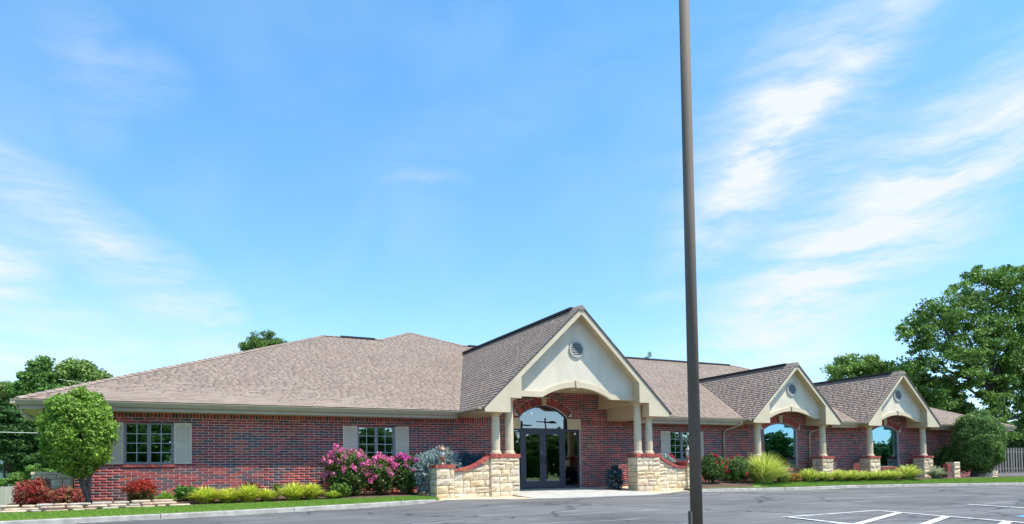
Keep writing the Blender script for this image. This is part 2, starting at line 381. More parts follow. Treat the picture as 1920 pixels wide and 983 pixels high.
blades('lawn_grass', 46000, (-6, 7.3), lambda x: yc(x)+KW+.01, gl, 'mown bright green grass strip along the kerb left of the entrance')
blades('lawn_grass', 46000, (20.4, 44), lambda x: yc(x)+KW+.01, grr, 'mown bright green grass strip along the kerb right of the entrance')

# kerb: 3 m poured sections with open joints
kb = MB()
def kerb_run(x0, x1):
    x = x0
    while x < x1-.05:
        xe = min(x+3.0, x1); q = [x+.006+(xe-x-.012)*i/5 for i in range(6)]
        V = []
        for xx in q:
            y = yc(xx); z = float(np.interp(xx, CX, CZ)); za = float(ASPH(xx, y-.3)) - .05
            w = random.uniform(-.004, .004)
            V += [(xx, y-.035+w, za), (xx, y-.012+w, z-.02), (xx, y+.012, z), (xx, y+KW+.02, z+.002), (xx, y+KW+.02, z-.2)]
        F = []
        for i in range(5):
            for j in range(4): F.append((i*5+j, (i+1)*5+j, (i+1)*5+j+1, i*5+j+1))
        F += [(0, 1, 2, 3, 4), (29, 28, 27, 26, 25)]
        kb.add(V, F); x = xe
kerb_run(-24, 7.12); kerb_run(17.0, 70)
o = kb.build('kerb', mat('kerb_concrete', (.33, .31, .275), rough=.9, var=.2, scale=4, bump=.3, bscale=90)); o['kind'] = 'structure'
# broken gutter edge: a thin pale concrete sheet showing at the foot of the kerb
KEDGE = mat('gutter_pan_worn', (.26, .25, .23), rough=.9, var=.35, scale=6, bump=.4)
V = []; F = []; xx = [x for x in np.arange(-20, 60, .22) if x < 7.1 or x > 17.05]
for x in xx:
    y = yc(x); w = .16+.10*math.sin(x*1.7)+.09*math.sin(x*4.3+1)+random.uniform(-.03, .05)
    V += [(x, y-.02, float(ASPH(x, y-.02))+.012), (x, y-.05-max(.04, w), float(ASPH(x, y-.05-w))+.005)]
for i in range(len(xx)-1):
    if xx[i+1]-xx[i] < .3: F.append((2*i, 2*i+1, 2*i+3, 2*i+2))
o = mk('gutter_pan', V, F, KEDGE); o['kind'] = 'structure'

# entrance slab and tan aprons under the stone walls
def slab(name, pts, m, zt):      # pts along front, back at Y=22.3
    V = []; n = len(pts)
    for x, y in pts: V.append((x, y, float(ASPH(x, y))+.014))
    for x, y in pts: V.append((x, 19.9, zt(x)))
    for x, y in pts: V.append((x, 22.3, 0.0))
    for x, y in pts: V.append((x, y, -.4))
    F = [(i, i+1, n+i+1, n+i) for i in range(n-1)]+[(n+i, n+i+1, 2*n+i+1, 2*n+i) for i in range(n-1)]+[(3*n+i, 3*n+i+1, i+1, i) for i in range(n-1)]
    o = mk(name, V, F, m); o['kind'] = 'structure'; return o
slab('entrance_slab', [(x, yc(x)) for x in (9.95, 10.5, 11.4, 12.3, 13.2, 14.0, 14.75)], CONC, lambda x: -.11)
slab('entrance_apron', [(7.13, yc(7.13)), (7.9, 18.9), (8.7, yc(8.7)), (9.94, yc(9.94)-.05)], CONCTAN, lambda x: -.15)
slab('entrance_apron', [(14.76, yc(14.76)-.05), (15.6, yc(15.6)), (16.3, yc(16.3)), (16.98, 19.3)], CONCTAN, lambda x: -.14)

# painted markings
PAINT = mat('road_paint_white', (.36, .36, .36), rough=.8, col2=(.72, .72, .71), scale=9, lo=.32, hi=.55)
PBLUE = mat('road_paint_blue', (.10, .33, .50), rough=.7, var=.2, scale=14)
def stripe(p, q, w=.085, m=PAINT, lab=None, ext=.02):
    p = Vector((*p, 0)); q = Vector((*q, 0)); d = (q-p).normalized(); nn = Vector((-d.y, d.x, 0))*w/2; p = p-d*ext; q = q+d*ext
    k = max(2, int((q-p).length/.5)+1); V = []
    for i in range(k):
        c = p+(q-p)*i/(k-1)
        for s in (-1, 1): v = c+nn*s; V.append((v.x, v.y, float(ASPH(v.x, v.y))+.006+stripe.z))
    stripe.z += .0012
    o = mk('parking_line', V, [(2*i, 2*i+1, 2*i+3, 2*i+2) for i in range(k-1)], m); o['kind'] = 'structure'; return o
stripe.z = 0
stripe((9.64, 8.74), (12.45, 9.02)); stripe((9.7, 8.72), (9.0, 6.9)); stripe((12.45, 9.02), (12.13, 8.29)); stripe((12.13, 8.29), (10.9, 4.9))
stripe((12.1, 8.30), (9.0, 6.9), .13); stripe((11.71, 7.2), (9.2, 6.1), .13); stripe((11.28, 6.03), (8.9, 5.0), .13)
stripe((9.64, 8.70), (8.55, 5.2)); stripe((15.58, 9.1), (14.3, 6.3)); stripe((48, 26), (60, 26.2), .12); stripe((43.5, 22.3), (47.5, 25), .12)
stripe((44, 30), (66, 31), .12)
o = mk('parking_symbol', [(12.55, 6.62, -.243), (12.2, 5.9, -.243), (13.3, 5.9, -.243), (13.3, 6.62, -.243)], [(0, 1, 2, 3)], PBLUE); o['kind'] = 'structure'

# ------------------------------------------------------------------ the building
WY = 22.146          # brick face
B = thing('brick_office_building', 'long single storey red brick office building with brown shingle roofs and three cream gables', 'building', (12.5, WY, 0))
XL, XR = -2.08, 39.9
ZG = 2.65            # gutter top
EY = 21.575           # roof eave edge
GAB = [dict(x=12.507, rz=6.113, half=3.67, Y=19.566, sl=.955, tip=3.60, inx=2.30, sh=3.63),
       dict(x=24.274, rz=5.092, half=2.67, Y=21.066, sl=.926, tip=2.62, inx=1.68),
       dict(x=31.344, rz=5.092, half=2.67, Y=21.066, sl=.926, tip=2.62, inx=1.68)]
# openings: (x0,x1,z0,z1) rectangles and arches (xc, halfchord, zspring, rise, z0)
RECT = [(-.91, .32, .99, 2.16), (5.62, 6.84, .99, 2.16), (18.22, 19.44, .99, 2.16), (10.9, 14.0, -1, 2.16)]
ARCH = [(12.45, .98, 2.62, .40, 2.16), (24.37, 1.0, 2.33, .28, .58), (31.40, 1.0, 2.33, .28, .58)]
def arch_half(A, z, extra=0.):
    xc, h, zs, rise, z0 = A; R = (h*h+rise*rise)/(2*rise); cz = zs+rise-R
    if z < z0: return 0
    if z < zs: return h+ (extra if z > zs-.02 and extra else 0)
    v = (R+extra)**2-(z-cz)**2
    return min(math.sqrt(v), h+extra*.75) if v > 0 else 0
def cuts(z0, z1):
    zm = (z0+z1)/2; c = []
    for a, b, q0, q1 in RECT:
        if q0-.01 < zm < q1+.01: c.append((a, b))
    for A in ARCH:
        if zm < A[2]: h = A[1] if zm > A[4] else 0
        else: h = arch_half(A, zm, .27)
        if h: c.append((A[0]-h, A[0]+h))
    for a, b in ((10.9, 11.475), (13.425, 14.02)):
        if 2.16 < zm < 2.53: c.append((a-.0, b))
    return sorted(c)
def spans(x0, x1, cs):
    out_ = []; x = x0
    for a, b in cs:
        if b <= x or a >= x1: continue
        if a > x: out_.append((x, a))
        x = max(x, b)
    if x < x1: out_.append((x, x1))
    return out_
PX, PZ = .302, .0763; J = .0145
lo, hi, mi = [], [], []
def lay(x0, x1, z0, z1, pitch, off):
    for a, b in spans(x0, x1, cuts(z0, z1)):
        k = math.floor((a-off)/pitch); x = off+k*pitch
        while x < b:
            p, q = max(a, x), min(b, x+pitch)
            if q-p > .03:
                pr = random.uniform(0, .0025)
                lo.append((p+J/2, WY-pr, z0+J/2)); hi.append((q-J/2, WY+.06, z1-J/2)); mi.append(int(rng.choice(5, p=BRW)))
            x += pitch
for r in range(30): lay(XL, XR, r*PZ, (r+1)*PZ, PX, XL+(r % 2)*PX/2)
SZ0 = 30*PZ
lay(XL, XR, SZ0, SZ0+.255, .0905, XL)
ZONES = [(10.2, 14.81), (22.6, 25.95), (29.67, 33.02)]
for zx0, zx1 in ZONES:
    for r in range(13 if zx0 < 15 else 8):
        z = SZ0+.255+r*PZ; e_ = .5 if zx0 < 15 and z < 3.1 else .3; lay(zx0-e_, zx1+e_, z, z+PZ, PX, XL+(r % 2)*PX/2)
lo, hi, mi = np.array(lo), np.array(hi), np.array(mi)
# mortar backing wall with openings cut: vertical strips
mb = MB()
xs_ = sorted(set([XL, XR, 10.9, 14.0, 9.7, 9.95, 15.05, 15.32, 22.3, 26.25, 29.37, 33.32]+[r[0] for r in RECT]+[r[1] for r in RECT]+
    [A[0]+s*A[1]*k/10 for A in ARCH for s in (-1, 1) for k in range(11)]+[10.9, 14.02]))
for a, b in zip(xs_[:-1], xs_[1:]):
    if b-a < 1e-4: continue
    xm = (a+b)/2; top = 3.2 if (9.7 < xm < 9.95 or 15.05 < xm < 15.32) else 3.55 if 9.95 < xm < 15.05 else (3.1 if (22.3 < xm < 26.25 or 29.37 < xm < 33.32) else 2.56)
    hol = [(q0, q1) for p, q, q0, q1 in RECT if p < xm < q]
    for A in ARCH:
        if abs(xm-A[0]) < A[1]:
            R = (A[1]**2+A[3]**2)/(2*A[3]); hol.append((A[4], A[2]+A[3]-R+math.sqrt(R*R-(xm-A[0])**2)))
    for z0, z1 in spans(-.3, top, sorted(hol)): mb.box((a, WY+.004, z0), (b, WY+.2, z1))
mb.box((XL+.009, WY+.009, -.6), (XL+.2, 38, 2.56)); mb.box((XR-.2, WY+.009, -.6), (XR-.009, 38, 2.56)); mb.box((XL, 38, -.6), (XR, 38.2, 2.56))
wall = mb.build('wall', MORTAR, B)
# the 300 largest-looking bricks as sub-parts, the rest joined
cen = (lo+hi)/2; full = (hi[:, 0]-lo[:, 0]) > .2
d2 = cen[:, 0]**2*1.0+(cen[:, 1])**2 + np.where(cen[:, 2] > SZ0, 50, 0) + np.where((cen[:, 0] < -1) , 60, 0)
order = np.argsort(d2+np.where(full, 0, 1e5)); pick = set(order[:300].tolist())
bme = []
for i in range(5):
    m_ = MB(); m_.box((-.5, -.5, -.5), (.5, .5, .5)); ob = m_.build('brick', BR[i], wall); bme.append(ob.data); bpy.data.objects.remove(ob)
for i in order[:300]:
    ob = bpy.data.objects.new('brick', bme[mi[i]]); s_ = hi[i]-lo[i]; ob.scale = s_; ob.location = (lo[i]+hi[i])/2; link(ob, wall)
rest = np.array([i for i in range(len(lo)) if i not in pick])
boxes('bricks', lo[rest], hi[rest], BR, mi[rest], wall, kind='stuff', drop=(4,))
# end walls in brick
for s, X in ((-1, XL), (1, XR)):
    l2, h2, m2 = [], [], []
    for r in range(33):
        y = WY+.06+(r % 2)*PX/2
        while y < 37.8:
            l2.append((min(X, X-s*.05), y+J/2, r*PZ+J/2)); h2.append((max(X, X-s*.05), y+PX-J/2, (r+1)*PZ-J/2)); m2.append(int(rng.choice(5, p=BRW))); y += PX
    boxes('bricks', l2, h2, BR, m2, wall, kind='stuff')
# arch rings, rowlock sills
def ring(A, t, key=True, n=None):
    xc, h, zs, rise, z0 = A; R = (h*h+rise*rise)/(2*rise); cz = zs+rise-R; am = math.asin(h/R)+.02
    n = n or int(2*am*R/.085); l_ = MB()
    for k in range(n):
        a0 = -am+2*am*k/n; a1 = -am+2*am*(k+1)/n; e = .055*(a1-a0)
        if key and abs((a0+a1)/2)*R < .085: continue
        pts = [(xc+rr*math.sin(a), cz+rr*math.cos(a)) for rr, a in ((R+.004, a0+e), (R+.004, a1-e), (R+t, a1-e), (R+t, a0+e))]
        l_.prism(pts, WY-.012, WY+.1, int(rng.choice(5, p=[.35, .35, .2, .06, .04])))
    l_.build('arch_brick_ring', BR, wall)
    mm = MB(); st = [(-am+2*am*k/24) for k in range(25)]
    mm.ringprism([(xc+(R+t+.008)*math.sin(a), cz+(R+t+.008)*math.cos(a)) for a in st], [(xc+(R)*math.sin(a), cz+(R)*math.cos(a)) for a in st], WY+.0, WY+.12)
    mm.build('arch_mortar', MORTAR, wall)
    if key:
        w0, w1 = .075, .115; kz0 = cz+R-.01; kz1 = cz+R+t+.05
        km = MB(); km.prism([(xc-w0, kz0), (xc+w0, kz0), (xc+w1, kz1), (xc-w1, kz1)], WY-.05, WY+.05); km.build('keystone', LBLOCK, wall)
for A in ARCH: ring(A, .26)
for a, b in ((10.905, 11.47), (13.43, 14.015)):
    km = MB(); km.box((a, WY-.015, 2.165), (b, WY+.1, 2.53)); km.build('spring_block', LBLOCK, wall)
for (a, b, z) in ((-.95, .36, .99), (5.58, 6.88, .99), (18.18, 19.48, .99), (23.3, 25.44, .58), (30.33, 32.47, .58)):
    l_ = MB(); x = a
    while x < b-.02:
        l_.box((x+.005, WY-.035, z-.085), (min(b, x+.0905)-.005, WY+.1, z-.004), int(rng.choice(5, p=[.4, .3, .2, .06, .04]))); x += .0905
    l_.box((a, WY-.02, z-.08), (b, WY+.1, z-.008), 5)
    l_.build('rowlock_sill', BR+[MORTAR], wall)

# windows with grids and shutters
pane_me = None
def casement(xa, xb, z0, z1, group=None):
    f = MB(); w = .055; y0 = WY+.035; y1 = WY+.12
    f.box((xa, y0, z0), (xb, y1, z0+w)); f.box((xa, y0, z1-w), (xb, y1, z1)); f.box((xa, y0, z0+w), (xa+w, y1, z1-w)); f.box((xb-w, y0, z0+w), (xb, y1, z1-w))
    xm = (xa+xb)/2; f.box((xm-.05, y0-.01, z0+w), (xm+.05, y1, z1-w))
    win = f.build('window', WFRAME, B)
    for (a, b) in ((xa+w, xm-.05), (xm+.05, xb-w)):
        m_ = MB(); c = (a+b)/2; m_.box((c-.009, y0+.022, z0+w), (c+.009, y0+.034, z1-w))
        hz = (z1-z0-2*w)/4
        for k in (1, 2, 3): z = z0+w+hz*k; m_.box((a, y0+.020, z-.009), (b, y0+.036, z+.009))
        m_.build('muntin', MUNT, win)
        for i, (p, q) in enumerate(((a, c-.009), (c+.009, b))):
            for k in range(4):
                zz0 = z0+w+hz*k+(.009 if k else 0); zz1 = z0+w+hz*(k+1)-(.009 if k < 3 else 0)
                g_ = MB(); g_.box((p, y0+.026, zz0), (q, y0+.030, zz1)); g_.build('pane', GLASSW, win)
    return win
slat_m = MB(); slat_m.add([(-.5, 0, -.018), (.5, 0, -.018), (.5, .016, .018), (-.5, .016, .018)], [(0, 1, 2, 3)]); so_ = slat_m.build('slat', SHUT); SLAT = so_.data; bpy.data.objects.remove(so_)
def shutter(xa, xb, z0, z1):
    s_ = MB(); y0, y1 = WY-.03, WY+.0
    w = .045; zm = z0+(z1-z0)*.47
    s_.box((xa, y0, z0), (xa+w, y1, z1)); s_.box((xb-w, y0, z0), (xb, y1, z1))
    for a, b in ((z0, z0+.06), (zm-.03, zm+.03), (z1-.05, z1)): s_.box((xa+w, y0, a), (xb-w, y1, b))
    # arched head of the upper panel
    n = 8; outer = [(xa+w+(xb-xa-2*w)*i/n, z1-.05) for i in range(n+1)]; inner = [(x, z1-.052-.05*((2*(x-xa-w)/(xb-xa-2*w)-1)**2)) for x, _ in outer]
    s_.ringprism(outer, inner, y0, y1)
    s_.box((xa+w, y1-.006, z0+.06), (xb-w, y1-.001, z1-.05))
    ob = s_.build('shutter', SHUT, B)
    z = z0+.085
    while z < z1-.07:
        if abs(z-zm) > .045:
            sl_ = bpy.data.objects.new('slat', SLAT); sl_.scale = (xb-xa-2*w, 1, 1); sl_.location = ((xa+xb)/2, y0+.006, z); link(sl_, ob)
        z += .042
for xa, xb in ((-.91, .32), (5.62, 6.84), (18.22, 19.44)):
    casement(xa, xb, .99, 2.16); shutter(xa-.475, xa-.02, .985, 2.155); shutter(xb+.02, xb+.475, .985, 2.155)

def archpts(A, inset, n=20):
    xc, h, zs, rise, z0 = A; R = (h*h+rise*rise)/(2*rise)-inset; cz = zs+rise-(R+inset); h = h-inset
    am = math.asin(min(1, h/R)); return [(xc+R*math.sin(am-2*am*k/n), cz+R*math.cos(am-2*am*k/n)) for k in range(n+1)]
def arch_window(A):
    xc, h, zs, rise, z0 = A
    f = MB(); o_ = archpts(A, 0); i_ = archpts(A, .06); y0, y1 = WY+.05, WY+.13
    f.ringprism(o_, i_, y0, y1); f.ringprism([(xc+h, z0), o_[0]], [(xc+h-.06, z0), i_[0]], y0, y1); f.ringprism([o_[-1], (xc-h, z0)], [i_[-1], (xc-h+.06, z0)], y0, y1)
    f.box((xc-h+.06, y0, z0), (xc+h-.06, y1, z0+.06))
    w_ = f.build('window', WFRAME, B)
    g_ = MB(); g_.prism([(xc-h+.06, z0+.06), (xc+h-.06, z0+.06)]+i_, y0+.02, y0+.026); g_.build('pane', GLASSB, w_)
    m_ = MB()
    for k in range(1, 5): x = xc-h+2*h*k/5; zt = [z for X_, z in i_ if abs(X_-x) < .12]; m_.box((x-.008, y0+.035, z0+.06), (x+.008, y0+.045, min(zt) if zt else zs))
    for k in range(1, 6): z = z0+(zs-z0)*k/5.2; m_.box((xc-h+.06, y0+.034, z-.008), (xc+h-.06, y0+.046, z+.008))
    m_.build('muntin', MUNT, w_)
for A in ARCH[1:]: arch_window(A)
# entrance: transom, doors, sidelights
A = ARCH[0]; y0, y1 = WY+.10, WY+.20
f = MB(); o_ = archpts(A, 0); i_ = archpts(A, .05); xc, h = A[0], A[1]
f.ringprism(o_, i_, y0, y1); f.ringprism([(xc+h, 2.16), o_[0]], [(xc+h-.05, 2.16), i_[0]], y0, y1); f.ringprism([o_[-1], (xc-h, 2.16)], [i_[-1], (xc-h+.05, 2.16)], y0, y1)
f.box((10.9, y0-.01, 2.10), (14.0, y1, 2.19))
for x in (10.9, 11.52, 13.28, 13.94): f.box((x, y0, 0), (x+.08 if x not in (11.52, 13.28) else x+.1, y1, 2.10))
f.box((10.98, y0, 0), (11.52, y1, .1)); f.box((13.38, y0, 0), (13.94, y1, .1))
ent = f.build('entrance_frame', BRONZE, B)
g_ = MB(); g_.prism([(xc-h+.05, 2.19), (xc+h-.05, 2.19)]+i_, y0+.03, y0+.036); g_.build('transom_pane', GLASSD, ent)
for a, b in ((10.98, 11.52), (13.38, 13.94)): g_ = MB(); g_.box((a, y0+.03, .1), (b, y0+.036, 2.10)); g_.build('sidelight_pane', GLASSD, ent)
HANDLE = mat('door_pull_black', (.01, .01, .01), rough=.3); CHROME = mat('lock_chrome', (.8, .8, .8), rough=.2, metallic=1.)
for a, b, hx in ((11.62, 12.45, 12.37), (12.45, 13.28, 12.53)):
    d_ = MB(); q0, q1 = y0+.01, y1-.02
    d_.box((a+.004, q0, .012), (b-.004, q1, .27)); d_.box((a+.004, q0, 1.97), (b-.004, q1, 2.095)); d_.box((a+.004, q0, .27), (a+.13, q1, 1.97)); d_.box((b-.13, q0, .27), (b-.004, q1, 1.97))
    dd = d_.build('door', BRONZE, B)
    g_ = MB(); g_.box((a+.13, q0+.03, .27), (b-.13, q0+.036, 1.97)); g_.build('pane', GLASSD, dd)
    p_ = MB(); p_.tube([(hx, q0, .90), (hx, q0-.06, .90), (hx, q0-.06, 1.14), (hx, q0, 1.14)], .013, 8); p_.build('handle', HANDLE, dd)
    p_ = MB(); p_.box((a+.13, q1+.0, .98), (b-.13, q1+.05, 1.03)); p_.build('push_bar', BRONZE, dd)
    if hx > 12.5:
        p_ = MB(); p_.lathe((12.40, 0, 0), [(0.018, 0), (.018, .012)], 12); 
        V_ = [(v[0], q0-.0-v[2], 1.30+v[1]) for v in p_.V]; mk('lock', V_, p_.F, CHROME, parent=dd)
# interior rooms
m_ = MB(); m_.box((XL+.2, WY+.2, -.02), (XR-.2, 30, .0), 1); m_.box((XL+.2, 26.5, 0), (XR-.2, 26.6, 2.7)); m_.box((XL+.2, WY+.2, 2.58), (10.0, 26.6, 2.63)); m_.box((15.1, WY+.2, 2.58), (XR-.2, 26.6, 2.63))
for x in (2.5, 9.2, 16.2, 21.4, 28): m_.box((x, WY+.2, 0), (x+.1, 26.5, 2.7))
m_.build('interior', [INT, INTF], B)
# the small metal number plate on the wall right of the doors
PLATE = mat('worn_brass_plate', (.30, .17, .10), rough=.5, var=.3, scale=20); LETT = mat('copper_letter', (.5, .27, .17), rough=.5)
m_ = MB(); m_.box((14.26, WY-.02, 1.43), (14.55, WY-.003, 1.62)); pl = m_.build('wall_plaque', PLATE, B)
m_ = MB()
for i in range(3): 
    x = 14.29+i*.1; m_.box((x, WY-.02, 1.67), (x+.012, WY-.006, 1.77)); m_.box((x+.05, WY-.02, 1.67), (x+.062, WY-.006, 1.77)); m_.box((x+.012, WY-.019, 1.67), (x+.05, WY-.006, 1.682)); m_.box((x+.012, WY-.019, 1.758), (x+.05, WY-.006, 1.77))
m_.build('wall_numeral', LETT, B)

# ---------------- roofs
SLOPE = .42
def mainz(y): return ZG+.03+SLOPE*(y-EY)
XEL, XER = -3.30, 41.3
AY = 31.35; AZ = mainz(AY)           # long ridge
AXL = XEL+(AY-EY); AXR = 30.6
BXc, BY = 11.15, 33.45; BZ = mainz(BY)   # taller cross hip behind the porch
ROOFD = mat('roof_deck', (.22, .17, .14), rough=.95, var=.15, scale=20)
def ridgeY(gz): return EY+(gz-ZG-.03)/SLOPE
YW = 22.2; ZW = mainz(YW); dW = YW-EY
V = [(XEL+dW, YW, ZW), (XER+(AXR-XER)*dW/(AY-EY), YW, ZW), (AXR, AY, AZ), (AXL, AY, AZ), (XEL, 2*AY-EY, ZG+.03), (XER, 2*AY-EY, ZG+.03),
     (BXc-2.1, AY, AZ), (BXc+2.1, AY, AZ), (BXc, BY, BZ), (BXc, 48, BZ), (BXc-9, 48, BZ-9*SLOPE*1.0), (BXc+9, 48, BZ-9*SLOPE), (XEL, EY, ZG+.03), (XER, EY, ZG+.03)]
F = [(0, 1, 2, 7, 6, 3), (12, 0, 3, 4), (13, 5, 2, 1), (2, 5, 4, 3, 6, 7), (6, 7, 8)]
F += [(6, 8, 9, 10), (7, 11, 9, 8)]
xe_ = [XEL]
for g_ in GAB: xe_ += [g_['x']-g_['half']+.6, g_['x']+g_['half']-.6]
xe_.append(XER)
for i in range(0, 8, 2):
    k = len(V); a_, b_ = xe_[i], xe_[i+1]
    V += [(a_, EY, ZG+.03), (b_, EY, ZG+.03), (b_-(dW*(XER-AXR)/(AY-EY) if i == 6 else 0), YW, ZW), (a_+(dW if i == 0 else 0), YW, ZW)]; F.append((k, k+1, k+2, k+3))
roof = mk('roof', V, F, ROOFD, parent=B)
class Slope:
    pass
def shingle_slope(origin, U, Wv, Nn, rows, fn, phase=0, skip=0):
    """rows of shingle tabs on a slope; fn(w) -> (u0,u1)"""
    l_, h_, m_ = [], [], []
    for r in range(rows):
        w0 = r*.145; iv = fn(w0+.07)
        if iv is None: continue
        u0, u1 = iv; u = u0; 
        while u < u1:
            wd = random.choice((.14, .18, .22, .28, .36)); e = min(u1, u+wd)
            if e-u > .02:
                t = .008; l_.append((u, w0, .0)); h_.append((e, w0+.1448, t)); m_.append(int(rng.choice(4, p=SHW)))
            u = e
    return np.array(l_), np.array(h_), np.array(m_), (origin, U, Wv, Nn)
def emit(sets, parent, npick, key):
    allp = []
    for si, (l_, h_, m_, fr) in enumerate(sets):
        o_, U, Wv, Nn = [np.array(a, float) for a in fr]; c = (l_+h_)/2; Pw = o_+c[:, :1]*U+c[:, 1:2]*Wv+c[:, 2:3]*Nn
        d = np.linalg.norm(Pw-np.array([0, 0, .6]), axis=1) - (h_[:, 0]-l_[:, 0])*6
        allp += [(d[i], si, i) for i in range(len(d)) if key(Pw[i])]
    allp.sort(); chosen = allp[:npick]; pk = [set() for _ in sets]
    for _, si, i in chosen: pk[si].add(i)
    um = []
    for k in range(4):
        q = MB(); q.box((-.5, -.5, -.5), (.5, .5, .5)); q.V[6] = (.5, .5, -.25); q.V[7] = (-.5, .5, -.25); ob = q.build('shingle', SH[k], parent); um.append(ob.data); bpy.data.objects.remove(ob)
    for si, (l_, h_, m_, fr) in enumerate(sets):
        o_, U, Wv, Nn = [np.array(a, float) for a in fr]
        # raise the front edge: tilt the local W axis a little so tabs lap
        for i in pk[si]:
            c = (l_[i]+h_[i])/2; p = o_+c[0]*U+c[1]*Wv+c[2]*Nn; s_ = h_[i]-l_[i]
            ob = bpy.data.objects.new('shingle', um[m_[i]]); mt = Matrix(((U[0], Wv[0], Nn[0]), (U[1], Wv[1], Nn[1]), (U[2], Wv[2], Nn[2])))
            ob.rotation_mode = 'QUATERNION'; ob.rotation_quaternion = mt.to_quaternion(); ob.location = p; ob.scale = s_; link(ob, parent)
        r_ = np.array([i for i in range(len(l_)) if i not in pk[si]], int)
        boxes('shingles', l_[r_], h_[r_], SH, m_[r_], parent, frame=fr, kind='stuff', drop=(0,), wedge=True)
ca = 1/math.sqrt(1+SLOPE**2); sa = SLOPE*ca
def gableholes(y, z):      # X intervals of front slope hidden under the gable roofs at height z
    o_ = []
    for g_ in GAB:
        if z < g_['rz']-.03:
            hw = (g_['rz']-z)/g_['sl'] 
            if y > EY-.2: o_.append((g_['x']-min(hw, g_['half'])+.02, g_['x']+min(hw, g_['half'])-.02))
    return o_
l_, h_, m_ = [], [], []
rows = int((BY-EY)/ca/.145)
for r in range(rows):
    w0 = r*.145; y = EY+(w0+.07)*ca; z = mainz(y)
    if y < AY: a = XEL+(y-EY); b = XER+(AXR-XER)*(y-EY)/(AY-EY)
    else: a = BXc-(BY-y); b = BXc+(BY-y)
    for p, q in spans(a, b, gableholes(y, z)):
        u = p
        while u < q:
            e = min(q, u+random.choice((.14, .18, .22, .28, .36)))
            if e-u > .02:
                t = .008; l_.append((u, w0, 0.)); h_.append((e, w0+.1448, t)); m_.append(int(rng.choice(4, p=SHW)))
            u = e
emit([(np.array(l_), np.array(h_), np.array(m_), ((0, EY, ZG+.035), (1, 0, 0), (0, ca, sa), (0, -sa, ca)))], roof, 300, lambda p: p[0] > -2.5)
# hip caps and ridge vents
capm = MB()
def caps(p, q, n, w=.15):
    p, q = Vector(p), Vector(q); d = (q-p).normalized(); s_ = d.cross(Vector((0, 0, 1))).normalized()
    for k in range(n):
        a = p+(q-p)*k/n; b = p+(q-p)*(k+1.15)/n; u_ = Vector((0, 0, .035))
        capm.add([a-s_*w-Vector((0, 0, .01)), a+u_+Vector((0, 0, .02)), a+s_*w-Vector((0, 0, .01)), b-s_*w-Vector((0, 0, .03)), b+u_, b+s_*w-Vector((0, 0, .03))], [(0, 1, 4, 3), (1, 2, 5, 4), (0, 2, 1)], k % 4)
caps((XEL, EY, ZG+.03), (AXL, AY, AZ), 55); caps((AXL, AY, AZ), (BXc-2.1, AY, AZ), 10); caps((BXc-2.1, AY, AZ), (BXc, BY, BZ), 12); caps((BXc+2.1, AY, AZ), (BXc, BY, BZ), 12); caps((BXc+2.1, AY, AZ), (AXR, AY, AZ), 60); caps((XER, EY, ZG+.03), (AXR, AY, AZ), 60)
capm.build('hip_cap', SH, roof)
for a, b in ((7.2, 8.75), (13.4, 30.3)):
    m_ = MB(); m_.box((a, AY-.16, AZ-.02), (b, AY+.16, AZ+.055)); m_.build('ridge_vent', VENT_DARK, roof)
# soffits, fascia, gutters of the long eave
def eave_runs(): 
    xs2 = [XEL]
    for g_ in GAB: xs2 += [g_['x']-g_['half'], g_['x']+g_['half']]
    xs2.append(XER); return [(xs2[i], xs2[i+1]) for i in range(0, len(xs2), 2)]
sf = MB(); ga = MB(); 
for i, (a, b) in enumerate(eave_runs()):
    sf = MB(); sf.box((a, EY+.02, ZG-.225), (b, WY+.05, ZG-.205)); sf.build('soffit', SOFFIT, B)
    fs = MB(); fs.box((a+(.05 if i == 0 else 0), EY+.0, ZG-.23), (b, EY+.024, ZG+.01)); fs.build('fascia', GUTTER, B)
    # K-style gutter
    prof = [(EY-.002, ZG-.125), (EY-.075, ZG-.125), (EY-.09, ZG-.09), (EY-.115, ZG-.05), (EY-.12, ZG-.015), (EY-.135, ZG-.012), (EY-.135, ZG+.004), (EY-.112, ZG+.004), (EY-.002, ZG-.11)]
    gm = MB(); n = len(prof); V_ = [(a-(.12 if i == 0 else -.0), y, z) for y, z in prof]+[(b, y, z) for y, z in prof]
    gm.add(V_, [(k, k+n, k+1+n, k+1) for k in range(n-1)]+[tuple(range(n)), tuple(range(2*n-1, n-1, -1))]); gm.build('gutter', GUTTER, B)
# left end soffit / fascia
m_ = MB(); m_.box((XEL+.02, EY+.03, ZG-.226), (XL+.1, 38, ZG-.206)); m_.build('soffit', SOFFIT, B)
m_ = MB(); m_.box((XEL, EY+.0, ZG-.23), (XEL+.024, 38, ZG+.01)); m_.box((XEL-.12, EY-.12, ZG-.11), (XEL-.002, 38, ZG)); m_.build('gutter', GUTTER, B)
m_ = MB(); m_.box((XR-.1, EY+.03, ZG-.226), (XER-.02, 38, ZG-.206)); m_.box((XER-.024, EY, ZG-.23), (XER, 38, ZG)); m_.build('soffit', SOFFIT, B)
